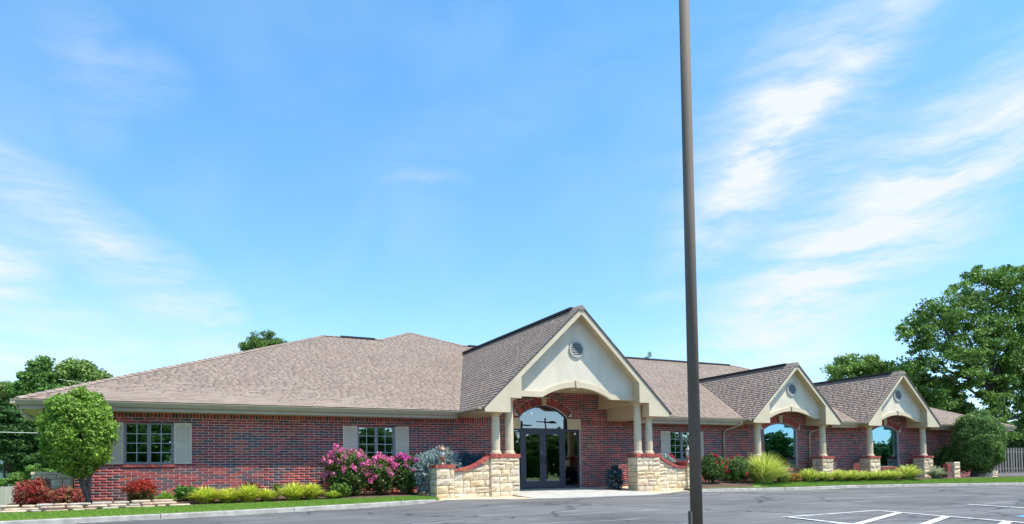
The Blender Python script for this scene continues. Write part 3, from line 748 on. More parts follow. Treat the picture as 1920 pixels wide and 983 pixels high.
# downspouts
def spout(pts, r=.04):
    q = MB(); q.tube(pts, r, 8); q.build('downspout', GUTTER, B, smooth=True)
spout([(XEL+.1, EY+.05, ZG-.1), (XEL+.12, EY+.12, ZG-.33), (XEL+.35, EY+.3, ZG-.52), (XL-.1, WY+.2, ZG-.8), (XL-.06, WY+.25, ZG-1.0), (XL-.06, WY+.25, -.1)])
for g_, s in ((GAB[1], -1), (GAB[1], 1)):
    x0 = g_['x']+s*(g_['half']+.12)
    if s < 0: spout([(x0-.05, EY-.06, ZG-.1), (x0-.05, EY-.03, ZG-.22), (x0-.42, WY-.12, ZG-.42), (x0-.47, WY-.05, ZG-.55), (x0-.47, WY-.05, .1)])
    else: spout([(x0-.45, EY-.06, ZG-.12), (x0-.5, EY-.03, ZG-.24), (x0-.9, WY-.12, ZG-.42), (x0-.95, WY-.05, ZG-.55), (x0-.95, WY-.05, .1)])

# gables
for gi, g_ in enumerate(GAB):
    x, rz, half, Y, s, tip, inx = g_['x'], g_['rz'], g_['half'], g_['Y'], g_['sl'], g_['tip'], g_['inx']
    main = gi == 0
    yr = ridgeY(rz)
    zl = rz-s*half
    # roof deck
    dk = MB(); t = .05
    yv = EY-.15
    for q in (-1, 1):
        V_ = [(x, Y-.03, rz), (x+q*half, Y-.03, zl), (x+q*half, yv, zl), (x+q*half, ridgeY(zl)+.02, zl), (x, yr, rz)]
        V_ += [(a, b, c-t) for a, b, c in V_]
        F_ = [(0, 1, 2, 3, 4), (9, 8, 7, 6, 5), (0, 5, 6, 1), (1, 6, 7, 2), (2, 7, 8, 3)]
        if q > 0: F_ = [tuple(reversed(f_)) for f_ in F_]
        dk.add(V_, F_)
    gr = dk.build('gable_roof', SHEDGE, B)
    n_ = math.hypot(1, s); cu = 1/n_; su = s/n_
    sets = []
    for q in (-1, 1):
        U = (0, 1, 0) if q < 0 else (0, -1, 0)
        Wv = (-q*cu, 0, su); Nn = (q*su, 0, cu)
        o_ = (x+q*half, 0, zl+.004)
        def fn(w):
            z = zl+w*su
            if z > rz: return None
            a, b = Y-.03, min(yr, ridgeY(z)+.03)
            return (a, b) if q < 0 else (-b, -a)
        sets.append(shingle_slope(o_, U, Wv, Nn, int(half*n_/.145)+1, fn))
    for (l_, h_, m_, fr) in sets: boxes('shingles', l_, h_, SH, m_, gr, frame=fr, kind='stuff', drop=(0,), wedge=True)
    m_ = MB(); m_.box((x-.13, Y+(.5 if main else .55), rz-.03), (x+.13, yr-.15, rz+.052)); m_.build('ridge_vent', VENT_DARK, gr)
    m_ = MB()
    for k in range(5 if main else 4):
        ya = Y-.04+k*.13; m_.add([(x-.16, ya, rz-.16*s+.015), (x, ya, rz+.03+.004*k), (x+.16, ya, rz-.16*s+.015), (x-.16, ya+.17, rz-.16*s+.01), (x, ya+.17, rz+.024+.004*k), (x+.16, ya+.17, rz-.16*s+.01)], [(0, 1, 4, 3), (1, 2, 5, 4), (0, 2, 1)], k % 4)
    m_.build('ridge_cap', SH, gr)
    # fascia / rake panel
    ztop = lambda dx: rz-.055-s*abs(dx)
    ivz = .285 if main else .245
    zin = lambda dx: rz-.0-ivz-s*abs(dx)
    zb = 2.488
    for q in (-1, 1):
        if main: pl_ = [(0, ztop(0)), (0, zin(0)), (inx, zin(inx)), (inx, 2.95), (2.70, 2.95), (2.70, zb), (3.575, zb), (tip, ztop(tip))]
        else: pl_ = [(0, ztop(0)), (0, zin(0)), (inx, zin(inx)), (inx, zb), (tip-.04, zb), (tip, ztop(tip))]
        pp = [(x+q*a, b) for a, b in pl_]
        if q < 0: pass
        else: pp = pp[::-1]
        r_ = MB(); r_.prism(pp[::-1] if False else pp, Y, Y+.05); r_.build('rake_board', TRIM, B)
        # boxed beam behind the lower panel
        if main: bp = [(inx+.0, ztop(inx)-.05), (inx+.0, 2.952), (2.70, 2.952), (2.70, zb+.003), (3.56, zb+.003), (3.56, ztop(3.56)-.03)]
        else: bp = [(inx, ztop(inx)-.05), (inx, zb+.003), (tip-.06, zb+.003), (tip-.06, ztop(tip-.06)-.03)]
        bp = [(x+q*a, b) for a, b in bp]
        if q > 0: bp = bp[::-1]
        r_ = MB(); r_.prism(bp, Y+.052, WY-.004); r_.build('porch_beam', SOFFIT, B)
        # side gutter
        gx = x+q*(half+.0)
        gm = MB(); gm.box((min(gx, gx+q*.12), Y+.02, zl-.10+.06), (max(gx, gx+q*.12), EY-.12, zl+.015)); gm.build('gutter', GUTTER, B)
        gm = MB(); gm.box((x+q*(half-.03) - .012, Y+.055, zb+.01), (x+q*(half-.03)+.012, EY, zl-.05)); gm.build('fascia', GUTTER, B)
    # soffit under rake
    rs = MB()
    for q in (-1, 1): rs.add([(x, Y+.052, zin(0)+.06), (x+q*inx, Y+.052, zin(inx)+.06), (x+q*inx, Y+.4, zin(inx)+.06), (x, Y+.4, zin(0)+.06)], [(0, 1, 2, 3) if q > 0 else (3, 2, 1, 0)])
    rs.build('rake_soffit', SOFFIT, B)
    # stucco face with arch, and arch trim
    YS = Y+(.395 if main else .355)
    if main: fl, hw, zf, zt_, th = inx, 1.36, 3.06, 3.43, .17
    else: fl, hw, zf, zt_, th = inx, 1.30, 2.76, 3.06, .14
    rise = zt_-zf; R = (hw*hw+rise*rise)/(2*rise); cz = zt_-R; am = math.asin(hw/R)
    arc = [(x+R*math.sin(a), cz+R*math.cos(a)) for a in np.linspace(-am, am, 25)]
    low = [(x-fl, zf)]+arc+[(x+fl, zf)]
    poly = low+[(x+fl, zin(fl)+.08), (x, zin(0)+.08), (x-fl, zin(fl)+.08)]
    st = MB()
    # split into strips so the arch stays clean
    top = lambda xx: zin(xx-x)+.08
    for (a, za), (b, zb_) in zip(low[:-1], low[1:]):
        st.add([(a, YS, za), (b, YS, zb_), (b, YS, top(b)), (a, YS, top(a))], [(0, 1, 2, 3)])
        st.add([(a, YS, za), (b, YS, zb_), (b, YS+.12, zb_), (a, YS+.12, za)], [(3, 2, 1, 0)])
        st.add([(a, YS+.12, za), (b, YS+.12, zb_), (b, YS+.12, top(b)), (a, YS+.12, top(a))], [(3, 2, 1, 0)])
    # split at x centre for the peak
    st.build('stucco_gable_wall', STUCCO, B)
    tr = MB(); tr.ringprism([(a, b+th) for a, b in low], [(a, b-.012) for a, b in low], YS-.05, YS+.02); tr.build('arch_trim', TRIM, B)
    kz = zt_; km = MB(); km.prism([(x-.06, kz-.03), (x+.06, kz-.03), (x+.085, kz+th+.05), (x-.085, kz+th+.05)], YS-.085, YS-.0); km.build('keystone', TRIM, B)
    # ceiling
    zc = 3.50 if main else 2.95+.13
    ce = MB(); ce.box((x-fl, YS+.122, zc), (x+fl, WY-.005, zc+.03)); ce.build('porch_ceiling', SOFFIT, B)
    if main:
        dl = MB(); dl.lathe((x+.62, 21.2, zc-.012), [(.09, 0), (.09, .012)], 20); dl.build('recessed_light', mat('downlight_white', (.8, .8, .75), rough=.4), B)
    # round louvred vent
    vz = 4.71 if main else 3.99; vr = .285 if main else .28
    vm = MB(); n = 28
    oc = [(x+(vr)*math.sin(2*math.pi*k/n), vz+vr*math.cos(2*math.pi*k/n)) for k in range(n+1)]; ic = [(x+(vr-.06)*math.sin(2*math.pi*k/n), vz+(vr-.06)*math.cos(2*math.pi*k/n)) for k in range(n+1)]
    vm.ringprism(oc, ic, YS-.05, YS+.01); vm.add([(a, YS-.004, b) for a, b in ic[:-1]], [tuple(range(n))][::1], 1)
    gv = vm.build('gable_vent', [mat('vent_ring_grey', (.42, .41, .37), rough=.6), mat('vent_back_dark', (.06, .06, .06), rough=.8)], B)
    SLM = mat('vent_slat_grey', (.33, .33, .31), rough=.5)
    for k in range(8):
        zz = vz-(vr-.06)+(k+.5)*2*(vr-.06)/8; hw_ = math.sqrt(max(.002, (vr-.065)**2-(zz-vz)**2))
        q_ = MB(); q_.add([(x-hw_, YS-.042, zz-.018), (x+hw_, YS-.042, zz-.018), (x+hw_, YS-.008, zz+.022), (x-hw_, YS-.008, zz+.022)], [(0, 1, 2, 3)]); q_.build('slat', SLM, gv)

# columns
def column(x, y, z0, z1, r=.135):
    c = MB(); h = z1-z0
    c.lathe((x, y, z0), [(r+.05, 0), (r+.05, .035), (r+.02, .05), (r+.035, .075), (r+.01, .10)], 24)
    c.lathe((x, y, z0+.10), [(r, 0), (r*.995, (h-.2)*.3), (r*.95, (h-.2)*.7), (r*.88, h-.20)], 32, flute=.07)
    c.lathe((x, y, z1-.10), [(r*.88, 0), (r*.98, .015), (r*.9, .035), (r*1.1, .06)], 24); c.box((x-r*1.15, y-r*1.15, z1-.04), (x+r*1.15, y+r*1.15, z1))
    c.build('column', COLMAT, B)
for q in (-1, 1):
    column(12.507+q*3.01, 20.03, 1.185, 2.49); column(12.507+q*2.53, 20.03, 1.185, 2.954)
for g_ in GAB[1:]:
    for q in (-1, 1): column(g_['x']+q*1.96, 21.51, 1.10, 2.49, .14)

# ------------------------------------------------------------------ stone piers and walls
def stones_on_face(parent, x0, x1, z0, ztop, y, nrm='front', fixed=None, rmin=.15, rmax=.27, wmin=.18, wmax=.5):
    """random ashlar on a vertical face. nrm front: face toward -Y spanning X; left: face toward -X spanning Y. ztop callable"""
    z = z0; zmax = max(ztop(x0), ztop(x1), ztop((x0+x1)/2))
    while z < zmax-.03:
        rh = random.uniform(rmin, rmax)
        if zmax-(z+rh) < .09: rh = zmax-z
        x = x0
        while x < x1-.01:
            w = random.uniform(wmin, wmax)
            if x1-(x+w) < .13: w = x1-x
            cells = [(x, x+w, z, z+rh)]
            if rh > .19 and random.random() < .3: f = random.uniform(.35, .65); cells = [(x, x+w, z, z+rh*f), (x, x+w, z+rh*f, z+rh)]
            for a, b, c, d in cells:
                j = .008; a2, b2, c2 = a+j, b-j, c+j
                t0, t1 = min(d-j, ztop(a2)), min(d-j, ztop(b2))
                if max(t0, t1)-c2 < .03: continue
                t0 = max(t0, c2+.005); t1 = max(t1, c2+.005)
                V_ = []; nx, nz = 5, 4; dep = random.uniform(.018, .04)
                for i in range(nx):
                    for k in range(nz):
                        u = i/(nx-1); v_ = k/(nz-1); px = a2+(b2-a2)*u; tz = t0+(t1-t0)*u; pz = c2+(tz-c2)*v_
                        edge = i in (0, nx-1) or k in (0, nz-1)
                        if not edge: px += random.uniform(-.008, .008); pz += random.uniform(-.006, .006)
                        out_ = (dep*.35 if edge else dep+random.uniform(-.014, .014))
                        V_.append((px, pz, out_))
                F_ = [(i*nz+k, (i+1)*nz+k, (i+1)*nz+k+1, i*nz+k+1) for i in range(nx-1) for k in range(nz-1)]
                bnd = [i*nz for i in range(nx)]+[(nx-1)*nz+k for k in range(1, nz)]+[i*nz+nz-1 for i in range(nx-2, -1, -1)]+[k for k in range(nz-2, 0, -1)]
                m0 = len(V_)
                for bi in bnd: px, pz, _ = V_[bi]; V_.append((px, pz, -.03))
                for q in range(len(bnd)): F_.append((bnd[(q+1) % len(bnd)], bnd[q], m0+q, m0+(q+1) % len(bnd)))
                if nrm == 'front': VV = [(p, y-o__, q) for p, q, o__ in V_]
                elif nrm == 'left': VV = [(y-o__, p, q) for p, q, o__ in V_]; F_ = [tuple(reversed(f_)) for f_ in F_]
                else: VV = [(y+o__, p, q) for p, q, o__ in V_]
                mk('stone', VV, F_, LIME[int(rng.choice(3, p=[.5, .3, .2]))], parent=parent)
            x += w
        z += rh
def brick_cap(parent, x0, x1, y0, y1, z0, z1, name='cap_brick'):
    x = x0; n = max(2, round((x1-x0)/.085)); st_ = (x1-x0)/n
    core = MB(); core.box((x0+.01, y0+.012, z0+.002), (x1-.01, y1-.01, z1-.01)); core.build('cap_mortar', MORTAR, parent)
    for k in range(n):
        q = MB(); q.box((x0+k*st_+.005, y0+random.uniform(-.003, .003), z0+.004), (x0+(k+1)*st_-.005, y0+.2, z1+random.uniform(-.002, .002))); q.build('cap_brick', BR[int(rng.choice([0, 0, 1, 2, 2]))], parent)
    n = max(1, round((y1-y0-.2)/.085)); st_ = (y1-y0-.2)/n
    for k in range(n):
        q = MB(); q.box((x0-.002, y0+.2+k*st_+.005, z0+.004), (x1+.002, y0+.2+(k+1)*st_-.005, z1)); q.build('cap_brick', BR[int(rng.choice([0, 0, 1, 2, 3]))], parent)
def pier_faces(parent, x0, x1, y0, y1, z0, z1, right=False):
    c = MB(); c.box((x0+.0, y0+.0, z0-.3), (x1, y1, z1)); c.build('core', LMORT, parent)
    stones_on_face(parent, x0, x1, z0, lambda x: z1, y0, 'front')
    stones_on_face(parent, y0, y1, z0, lambda x: z1, x0, 'left', wmin=.2)
    if right: stones_on_face(parent, y0, y1, z0, lambda x: z1, x1, 'right', wmin=.2)
def wing_wall(sgn, label):
    cx = 12.507
    t = thing('stone_wing_wall', label, 'stone wall', (cx+sgn*3.8, 19.95, -.18), 'stone wing walls of the porch')
    def X(a, b): return (cx+a, cx+b) if sgn > 0 else (cx-b, cx-a)
    x0, x1 = X(2.30, 3.30); pier_faces(t, x0, x1, 19.8, 20.33, -.2, 1.06, right=False); brick_cap(t, x0-.03, x1+.03, 19.76, 20.36, 1.06, 1.185)
    x0, x1 = X(4.53, 5.11); pier_faces(t, x0, x1, 19.8, 20.35, -.2, .76); brick_cap(t, x0-.03, x1+.03, 19.76, 20.38, .76, .86)
    # curved wall between
    a, b = X(3.30, 4.53)
    def crv(x):
        u = (x-a)/(b-a); u = u if sgn > 0 else 1-u      # u=0 at tall pier, 1 at low pier
        return .66+.40*(max(0, 1-u)**1.9)-.03*math.sin(u*math.pi)
    core = MB(); n = 14
    for k in range(n):
        p, q = a+(b-a)*k/n, a+(b-a)*(k+1)/n
        core.add([(p, 19.87, -.5), (q, 19.87, -.5), (q, 19.87, crv(q)), (p, 19.87, crv(p)), (p, 20.13, -.5), (q, 20.13, -.5), (q, 20.13, crv(q)), (p, 20.13, crv(p))], [(0, 1, 2, 3), (5, 4, 7, 6), (3, 2, 6, 7)])
    core.build('core', LMORT, t)
    stones_on_face(t, a+.02, b-.02, -.2, lambda x: crv(min(max(x, a), b))-.01, 19.87, 'front')
    n = 17
    for k in range(n):
        p, q = a+(b-a)*k/n, a+(b-a)*(k+1)/n; e = .005
        m_ = MB(); d = Vector((q-p, 0, crv(q)-crv(p))).normalized(); nn = Vector((-d.z, 0, d.x))*.085
        V_ = []
        for yy in (19.80, 20.18):
            for base, off in (((p+e, crv(p+e)), 0), ((q-e, crv(q-e)), 0), ((q-e, crv(q-e)), 1), ((p+e, crv(p+e)), 1)): V_.append((base[0]+nn.x*off, yy, base[1]+nn.z*off))
        m_.add(V_, [(0, 1, 2, 3), (7, 6, 5, 4), (0, 4, 5, 1), (1, 5, 6, 2), (2, 6, 7, 3), (3, 7, 4, 0)]); m_.build('coping_brick', BR[int(rng.choice([0, 0, 2, 2, 1]))], t)
    cm = MB()
    for k in range(n):
        p, q = a+(b-a)*k/n, a+(b-a)*(k+1)/n; cm.add([(p, 19.806, crv(p)), (q, 19.806, crv(q)), (q, 19.806, crv(q)+.078), (p, 19.806, crv(p)+.078), (p, 20.17, crv(p)+.078), (q, 20.17, crv(q)+.078)], [(0, 1, 2, 3), (3, 2, 5, 4)])
    cm.build('coping_mortar', MORTAR, t)
wing_wall(-1, 'cream limestone wing wall with curved red brick coping left of the entrance')
wing_wall(1, 'cream limestone wing wall with curved red brick coping right of the entrance, partly behind the pole')
plab = ['cream stone pier under the left column of the middle gable, behind tall grass', 'cream stone pier under the right column of the middle gable',
        'cream stone pier under the left column of the far right gable', 'cream stone pier under the right column of the far right gable']
k = 0
for g_ in GAB[1:]:
    for q in (-1, 1):
        xc = g_['x']+q*1.96; t = thing('stone_pier', plab[k], 'stone pier', (xc, 21.5, 0), 'stone piers under the gable columns'); k += 1
        pier_faces(t, xc-.35, xc+.35, 21.27, 21.8, -.02, 1.0); brick_cap(t, xc-.39, xc+.39, 21.23, 21.84, 1.0, 1.10)
# low stone blocks at both ends of the building
t = thing('stone_planter', 'low grey limestone pier at the left corner of the building behind the red bushes', 'stone pier', (-2.5, 21.9, 0))
pier_faces(t, -2.98, -2.12, 21.75, 22.1, -.1, .72)
m_ = MB(); m_.box((-3.0, 21.72, .725), (-2.10, 22.13, .80)); m_.build('cap_stone', LIME[0], t)
t = thing('stone_planter', 'rough cream boulder pier with red brick lumps left of the right round tree trunk', 'stone pier', (33.3, 19.9, 0))
pier_faces(t, 33.05, 33.5, 19.9, 20.3, 0, .78)
m_ = MB(); m_.box((32.62, 19.95, -.05), (32.98, 20.25, .34)); m_.build('brick_base', BR[3], t); 
for z_, w_ in ((.37, .1), (.46, .12), (.55, .09), (.63, .11)): q_ = MB(); q_.box((32.8-w_, 19.98, z_-.03), (32.8+w_, 20.2, z_+.045)); q_.build('brick', BR[0 if z_ > .5 else 1], t)
t = thing('stone_planter', 'low square cream stone block under the right round tree', 'stone pier', (36.7, 20.6, -.05))
pier_faces(t, 36.15, 37.25, 20.3, 20.9, -.1, .27); m_ = MB(); m_.box((36.12, 20.27, .275), (37.28, 20.93, .32)); m_.build('cap_stone', LIME[0], t)

# stacked flat stone edging at the left end of the bed
t = thing('stone_edging', 'stacked flat tan fieldstone edging in front of the left flower bed', 'stone edging', (-1.5, 19.2, -.15))
FS = [mat('fieldstone_tan', (.46, .34, .23), rough=.9, col2=(.58, .47, .34), scale=6, bump=.6, bscale=20), mat('fieldstone_pink', (.42, .27, .20), rough=.9, col2=(.52, .38, .30), scale=6, bump=.6, bscale=20), mat('fieldstone_grey', (.36, .31, .26), rough=.9, col2=(.5, .44, .37), scale=6, bump=.6, bscale=20)]
def flatstone(cx_, cy_, cz_, l_, w_, h_, a):
    V_ = []; n = 9; rr = [random.uniform(.8, 1.08) for _ in range(n)]
    for zz, sc_ in ((-.5, .93), (.1, 1.02), (.5, .9)):
        for k in range(n):
            th = 2*math.pi*k/n; px = math.copysign(abs(math.cos(th))**.6, math.cos(th))*l_/2*rr[k]*sc_; py = math.copysign(abs(math.sin(th))**.6, math.sin(th))*w_/2*rr[k]*sc_
            V_.append((cx_+px*math.cos(a)-py*math.sin(a), cy_+px*math.sin(a)+py*math.cos(a), cz_+zz*h_+random.uniform(-.004, .004)))
    F_ = [tuple(range(n))[::-1], tuple(range(2*n, 3*n))]+[(i*n+k, i*n+(k+1) % n, (i+1)*n+(k+1) % n, (i+1)*n+k) for i in range(2) for k in range(n)]
    mk('stone', V_, F_, FS[int(rng.choice(3, p=[.5, .25, .25]))], parent=t)
for c in range(3):
    x = -4.6+c*.1
    while x < (.35, .15, -.1)[c]:
        l_ = random.uniform(.22, .55); xx_ = x+l_/2; yy_ = gl(xx_)+.16+c*.05
        flatstone(xx_, yy_, float(G(xx_, gl(xx_)))+.02+c*.062+random.uniform(-.01, .01), l_*1.04, random.uniform(.26, .36), random.uniform(.05, .075), random.uniform(-.12, .2)); x += l_*random.uniform(.95, 1.1)

# ------------------------------------------------------------------ lanterns, pole
def lantern(loc, label, metal):
    t = thing('post_lantern', label, 'lantern', loc, 'post lanterns on the low stone piers')
    x, y, z = loc
    m_ = MB(); m_.lathe((x, y, z), [(.07, 0), (.06, .03), (.03, .05), (.025, .10), (.03, .12), (.055, .17), (.10, .22), (.105, .235)], 16); m_.build('stem', metal, t, smooth=True)
    m_ = MB(); m_.lathe((x, y, z+.236), [(.085, 0), (.092, .20)], 16); m_.build('lamp_glass', mat('lantern_glass', (.62, .64, .60), rough=.25, spec=.7), t, smooth=True)
    m_ = MB()
    for k in range(6):
        a = math.pi*2*k/6; m_.tube([(x+.097*math.cos(a), y+.097*math.sin(a), z+.23), (x+.105*math.cos(a), y+.105*math.sin(a), z+.44)], .007, 6)
    m_.build('cage', metal, t)
    m_ = MB(); m_.lathe((x, y, z+.44), [(.12, -.005), (.125, .01), (.11, .045), (.07, .085), (.035, .11), (.015, .125), (.022, .15), (.008, .17), (.004, .20)], 16); m_.build('cap', metal, t, smooth=True)
COPPER = mat('aged_copper', (.40, .22, .16), rough=.45, metallic=.35, col2=(.30, .15, .10), scale=12)
BRASS = mat('weathered_brass', (.48, .42, .32), rough=.45, metallic=.35, col2=(.30, .24, .18), scale=12)
lantern((7.69, 20.06, .862), 'copper coloured lantern on the left low stone pier', COPPER)
lantern((17.33, 20.06, .862), 'brass coloured lantern on the right low stone pier, half behind the brown pole', BRASS)
def pole():
    t = thing('light_pole', 'tall bare brown metal light pole standing in the car park', 'pole', (6.6, 7.5, -.25))
    PM = mat('pole_bronze_paint', (.12, .093, .07), rough=.8, col2=(.165, .13, .10), scale=1.5, stretch=(1, 1, .3), bump=.08, bscale=25)
    m_ = MB(); m_.tube([(6.6, 7.5, -.22), (6.6, 7.5, 3.5), (6.6, 7.5, 9.2)], [.083, .077, .068], 32); m_.build('shaft', PM, t, smooth=True)
    m_ = MB(); m_.lathe((6.6, 7.5, -.26), [(.15, 0), (.15, .03), (.10, .05), (.09, .06)], 24); m_.build('base_cover', PM, t)
    m_ = MB(); m_.box((6.485, 7.48, -.2), (6.52, 7.54, .03)); m_.build('hand_box', PM, t)
pole()

# ------------------------------------------------------------------ vegetation
def unit(n):
    v = rng.normal(size=(n, 3)); return v/np.linalg.norm(v, axis=1)[:, None]
def leafmesh(name, P, size, mats, idx, parent, nrm=None, bias=.5, aspect=.55, kind=None, jit=.35, along=None):
    n = len(P); nv = unit(n)
    if nrm is not None: nv = nv+nrm*bias*2; nv /= np.linalg.norm(nv, axis=1)[:, None]
    a = unit(n) if along is None else along+unit(n)*.35
    a = a-nv*(a*nv).sum(1)[:, None]; a /= np.linalg.norm(a, axis=1)[:, None]+1e-9; b = np.cross(nv, a)
    s = size*(1+rng.uniform(-jit, jit, n))[:, None]
    fold = nv*s*.12
    V = np.stack([P-a*s*.5, P+b*s*aspect*.5+fold, P+a*s*.5, P-b*s*aspect*.5+fold], 1).reshape(-1, 3)
    F = np.arange(4*n).reshape(-1, 4)
    return mk(name, V, F, mats, idx, parent, kind=kind)
def clusters(C, per, r, flat=.8):
    n = len(C)*per; ci = np.repeat(np.arange(len(C)), per)
    d = unit(n)*(rng.random(n)**.45)[:, None]; rr = (r*np.ones(len(C)) if np.isscalar(r) else r)[ci][:, None]
    d = d*rr; d[:, 2] *= flat
    return C[ci]+d, ci
def leafmats(base, k=3, spread=.3, tr=.3, rough=.55, hue=.1):
    out_ = []
    for i in range(k):
        f = 1-spread+2*spread*i/(k-1); c = [min(1, base[0]*(f+hue*(i/(k-1)))), min(1, base[1]*f), base[2]*f*.95]
        out_.append(mat(f'leaf_{base[0]:.3f}_{base[1]:.3f}_{base[2]:.3f}_{i}', tuple(c), rough=rough, transl=tr, spec=.35))
    return out_
BARK = mat('bark_brown', (.10, .075, .055), rough=.95, col2=(.19, .15, .12), scale=8, stretch=(3, 3, .7), bump=.8, bscale=25)
BARKD = mat('bark_dark', (.045, .035, .03), rough=.95, col2=(.09, .07, .06), scale=8, stretch=(3, 3, .7), bump=.8, bscale=25)
def shell_points(n, c, rad, rmin=.75, power=2.3, lump=.07, seed=0):
    """points near the surface of a super-ellipsoid"""
    d = unit(n); p = np.abs(d)**(2/power)*np.sign(d); p /= (np.abs(p)**power).sum(1)[:, None]**(1/power)
    f = 1+lump*np.sin(7*d[:, 0]+seed)*np.sin(6*d[:, 1]+2*seed)+lump*np.sin(9*d[:, 2]+seed*3+4*d[:, 0])
    t = rmin+(1-rmin)*rng.random(n)**.6
    return np.array(c)+p*np.array(rad)*(f*t)[:, None], d
def round_tree(name, label, base, c, rad, lean, col, nl, ls, trunkpts, group=None, bark=BARK):
    t = thing(name, label, 'tree', base, group)
    tr = MB()
    for pts, rr in trunkpts: tr.tube(pts, rr, 9)
    tr.build('trunk', bark, t, smooth=True)
    C, d = shell_points(int(nl/26), c, np.array(rad)*.97, .82, 2.2, .06, 1.3)
    P, ci = clusters(C, 26, .15, .9)
    mats = leafmats(col, 4, .34)
    cm = rng.integers(0, 4, len(C)); idx = np.where(rng.random(len(P)) < .6, cm[ci], rng.integers(0, 4, len(P)))
    nn = (P-np.array(c))/np.array(rad)**1.2; nn /= np.linalg.norm(nn, axis=1)[:, None]
    leafmesh('crown', P, ls, mats, idx, t, nn, .45)
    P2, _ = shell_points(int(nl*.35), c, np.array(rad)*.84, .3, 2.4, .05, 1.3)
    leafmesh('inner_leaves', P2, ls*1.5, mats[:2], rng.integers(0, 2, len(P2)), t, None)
    return t
round_tree('holly_tree', 'clipped egg shaped bright green tree at the left corner of the building', (-1.65, 20.7, -.06), (-1.84, 20.5, 1.77), (.75, .8, 1.02), 0, (.19, .34, .045), 32000, .08,
           [([(-1.62, 20.7, -.15), (-1.66, 20.66, .1), (-1.76, 20.6, .5), (-1.9, 20.55, .9), (-2.0, 20.5, 1.5)], [.12, .085, .07, .06, .04]), ([(-1.65, 20.68, .05), (-1.64, 20.62, .5), (-1.54, 20.55, .95), (-1.5, 20.5, 1.5)], [.07, .055, .05, .03])])
round_tree('holly_tree', 'clipped round dark green tree at the right end of the building', (36.0, 20.6, 0), (36.15, 20.55, 1.76), (1.13, 1.05, 1.52), 0, (.14, .26, .065), 36000, .085,
           [([(35.75, 20.6, -.1), (35.85, 20.6, .3), (36.0, 20.55, .8), (36.15, 20.55, 1.5)], [.2, .14, .12, .08]), ([(35.8, 20.6, .1), (36.1, 20.55, .5), (36.5, 20.5, 1.2)], [.12, .08, .05])], bark=BARKD)

def shrub(name, label, x, y, w, h, cols, n, ls, cat='shrub', z=None, flower=None, group=None, lump=.12, upright=False, power=2.2, wd=None, top_col=None):
    z = float(G(x, y)) if z is None else z
    t = thing(name, label, cat, (x, y, z), group); wd = wd or w*.9
    c = (x, y, z+h*.52); rad = (w/2, wd/2, h*.5)
    st = MB()
    for k in range(7):
        a = random.uniform(0, 6.28); r_ = random.uniform(.1, .7); st.tube([(x+.03*math.cos(a), y+.03*math.sin(a), z-.03), (x+w*.2*r_*math.cos(a), y+wd*.2*r_*math.sin(a), z+h*.4), (x+w*.42*r_*math.cos(a), y+wd*.42*r_*math.sin(a), z+h*.8)], [.014, .01, .005], 5)
    st.build('stems', BARK, t)
    n = int(n*1.7); nc = max(12, int(n/22)); C, d = shell_points(nc, c, np.array(rad)*.92, .35, power, lump, x)
    C = C[C[:, 2] > z+.02] if len(C[C[:, 2] > z+.02]) else C
    P, ci = clusters(C, 22, min(w, h)*.13, 1.0)
    mats = []
    for q in cols: mats += leafmats(q, 3, .3)
    if top_col is not None:
        hgt = (P[:, 2]-z)/h+rng.normal(0, .12, len(P)); sel = hgt > top_col
        idx = np.where(sel, rng.integers(0, 3, len(P)), 3+rng.integers(0, 3, len(P)))
    else: idx = (rng.integers(0, len(mats), len(C))[ci]+rng.integers(0, 2, len(P))) % len(mats)
    leafmesh('foliage', P, ls, mats, idx, t, (P-np.array(c))/np.array(rad), .5)
    if flower:
        fcols, nf, fr, zlo = flower
        Cf, _ = shell_points(nf*3, c, np.array(rad)*1.04, .92, power, lump, x); Cf = Cf[(Cf[:, 2] > z+h*zlo)][:nf]
        Pf, cf = clusters(Cf, 26, fr, 1.15 if upright else .9)
        fm = [mat(f'petal_{c_[0]:.2f}_{c_[1]:.2f}_{c_[2]:.2f}', c_, rough=.6, transl=.3) for c_ in fcols]
        leafmesh('flowers', Pf, ls*.8, fm, rng.integers(0, len(fm), len(Pf)), t, None, aspect=.9, kind='stuff')
    return t
REDL = (.30, .035, .03); MAROON = (.20, .04, .04); OLIVE = (.14, .13, .035); GREEN = (.09, .19, .035); DGREEN = (.045, .10, .03)
gp = 'red barberry bushes in the left bed'
shrub('barberry_bush', 'largest dark red barberry bush, leftmost in the bed beside the wooden fence', -2.72, 20.1, .84, .70, [(.34, .05, .05), (.44, .06, .05), (.22, .12, .05)], 4600, .05, 'bush', group=gp, top_col=None)
shrub('barberry_bush', 'low pinkish red barberry bush just left of the egg shaped tree trunk', -2.02, 19.95, .74, .50, [(.44, .09, .08), (.26, .05, .05), (.26, .18, .06)], 3800, .045, 'bush', group=gp)
shrub('barberry_bush', 'bright scarlet round barberry bush below the leftmost window', -.46, 20.85, .80, .62, [(.42, .045, .025), OLIVE], 3600, .045, 'bush', group=gp, top_col=.5)
PINK = [(.80, .16, .38), (.70, .10, .40), (.82, .32, .40)]
gp = 'pink crape myrtles between window and stone wall'
shrub('crape_myrtle', 'broad pink flowering crape myrtle, leftmost, under the left shutter', 5.1, 21.25, 1.45, 1.42, [GREEN, (.16, .17, .05), (.06, .13, .03)], 6500, .075, 'flowering shrub', flower=(PINK, 84, .085, .42), group=gp, upright=True)
shrub('crape_myrtle', 'lower pink crape myrtle in the middle of the three, below the window', 6.05, 21.2, 1.0, 1.12, [GREEN, (.17, .17, .05), (.06, .13, .03)], 4200, .075, 'flowering shrub', flower=(PINK, 46, .085, .42), group=gp, upright=True)
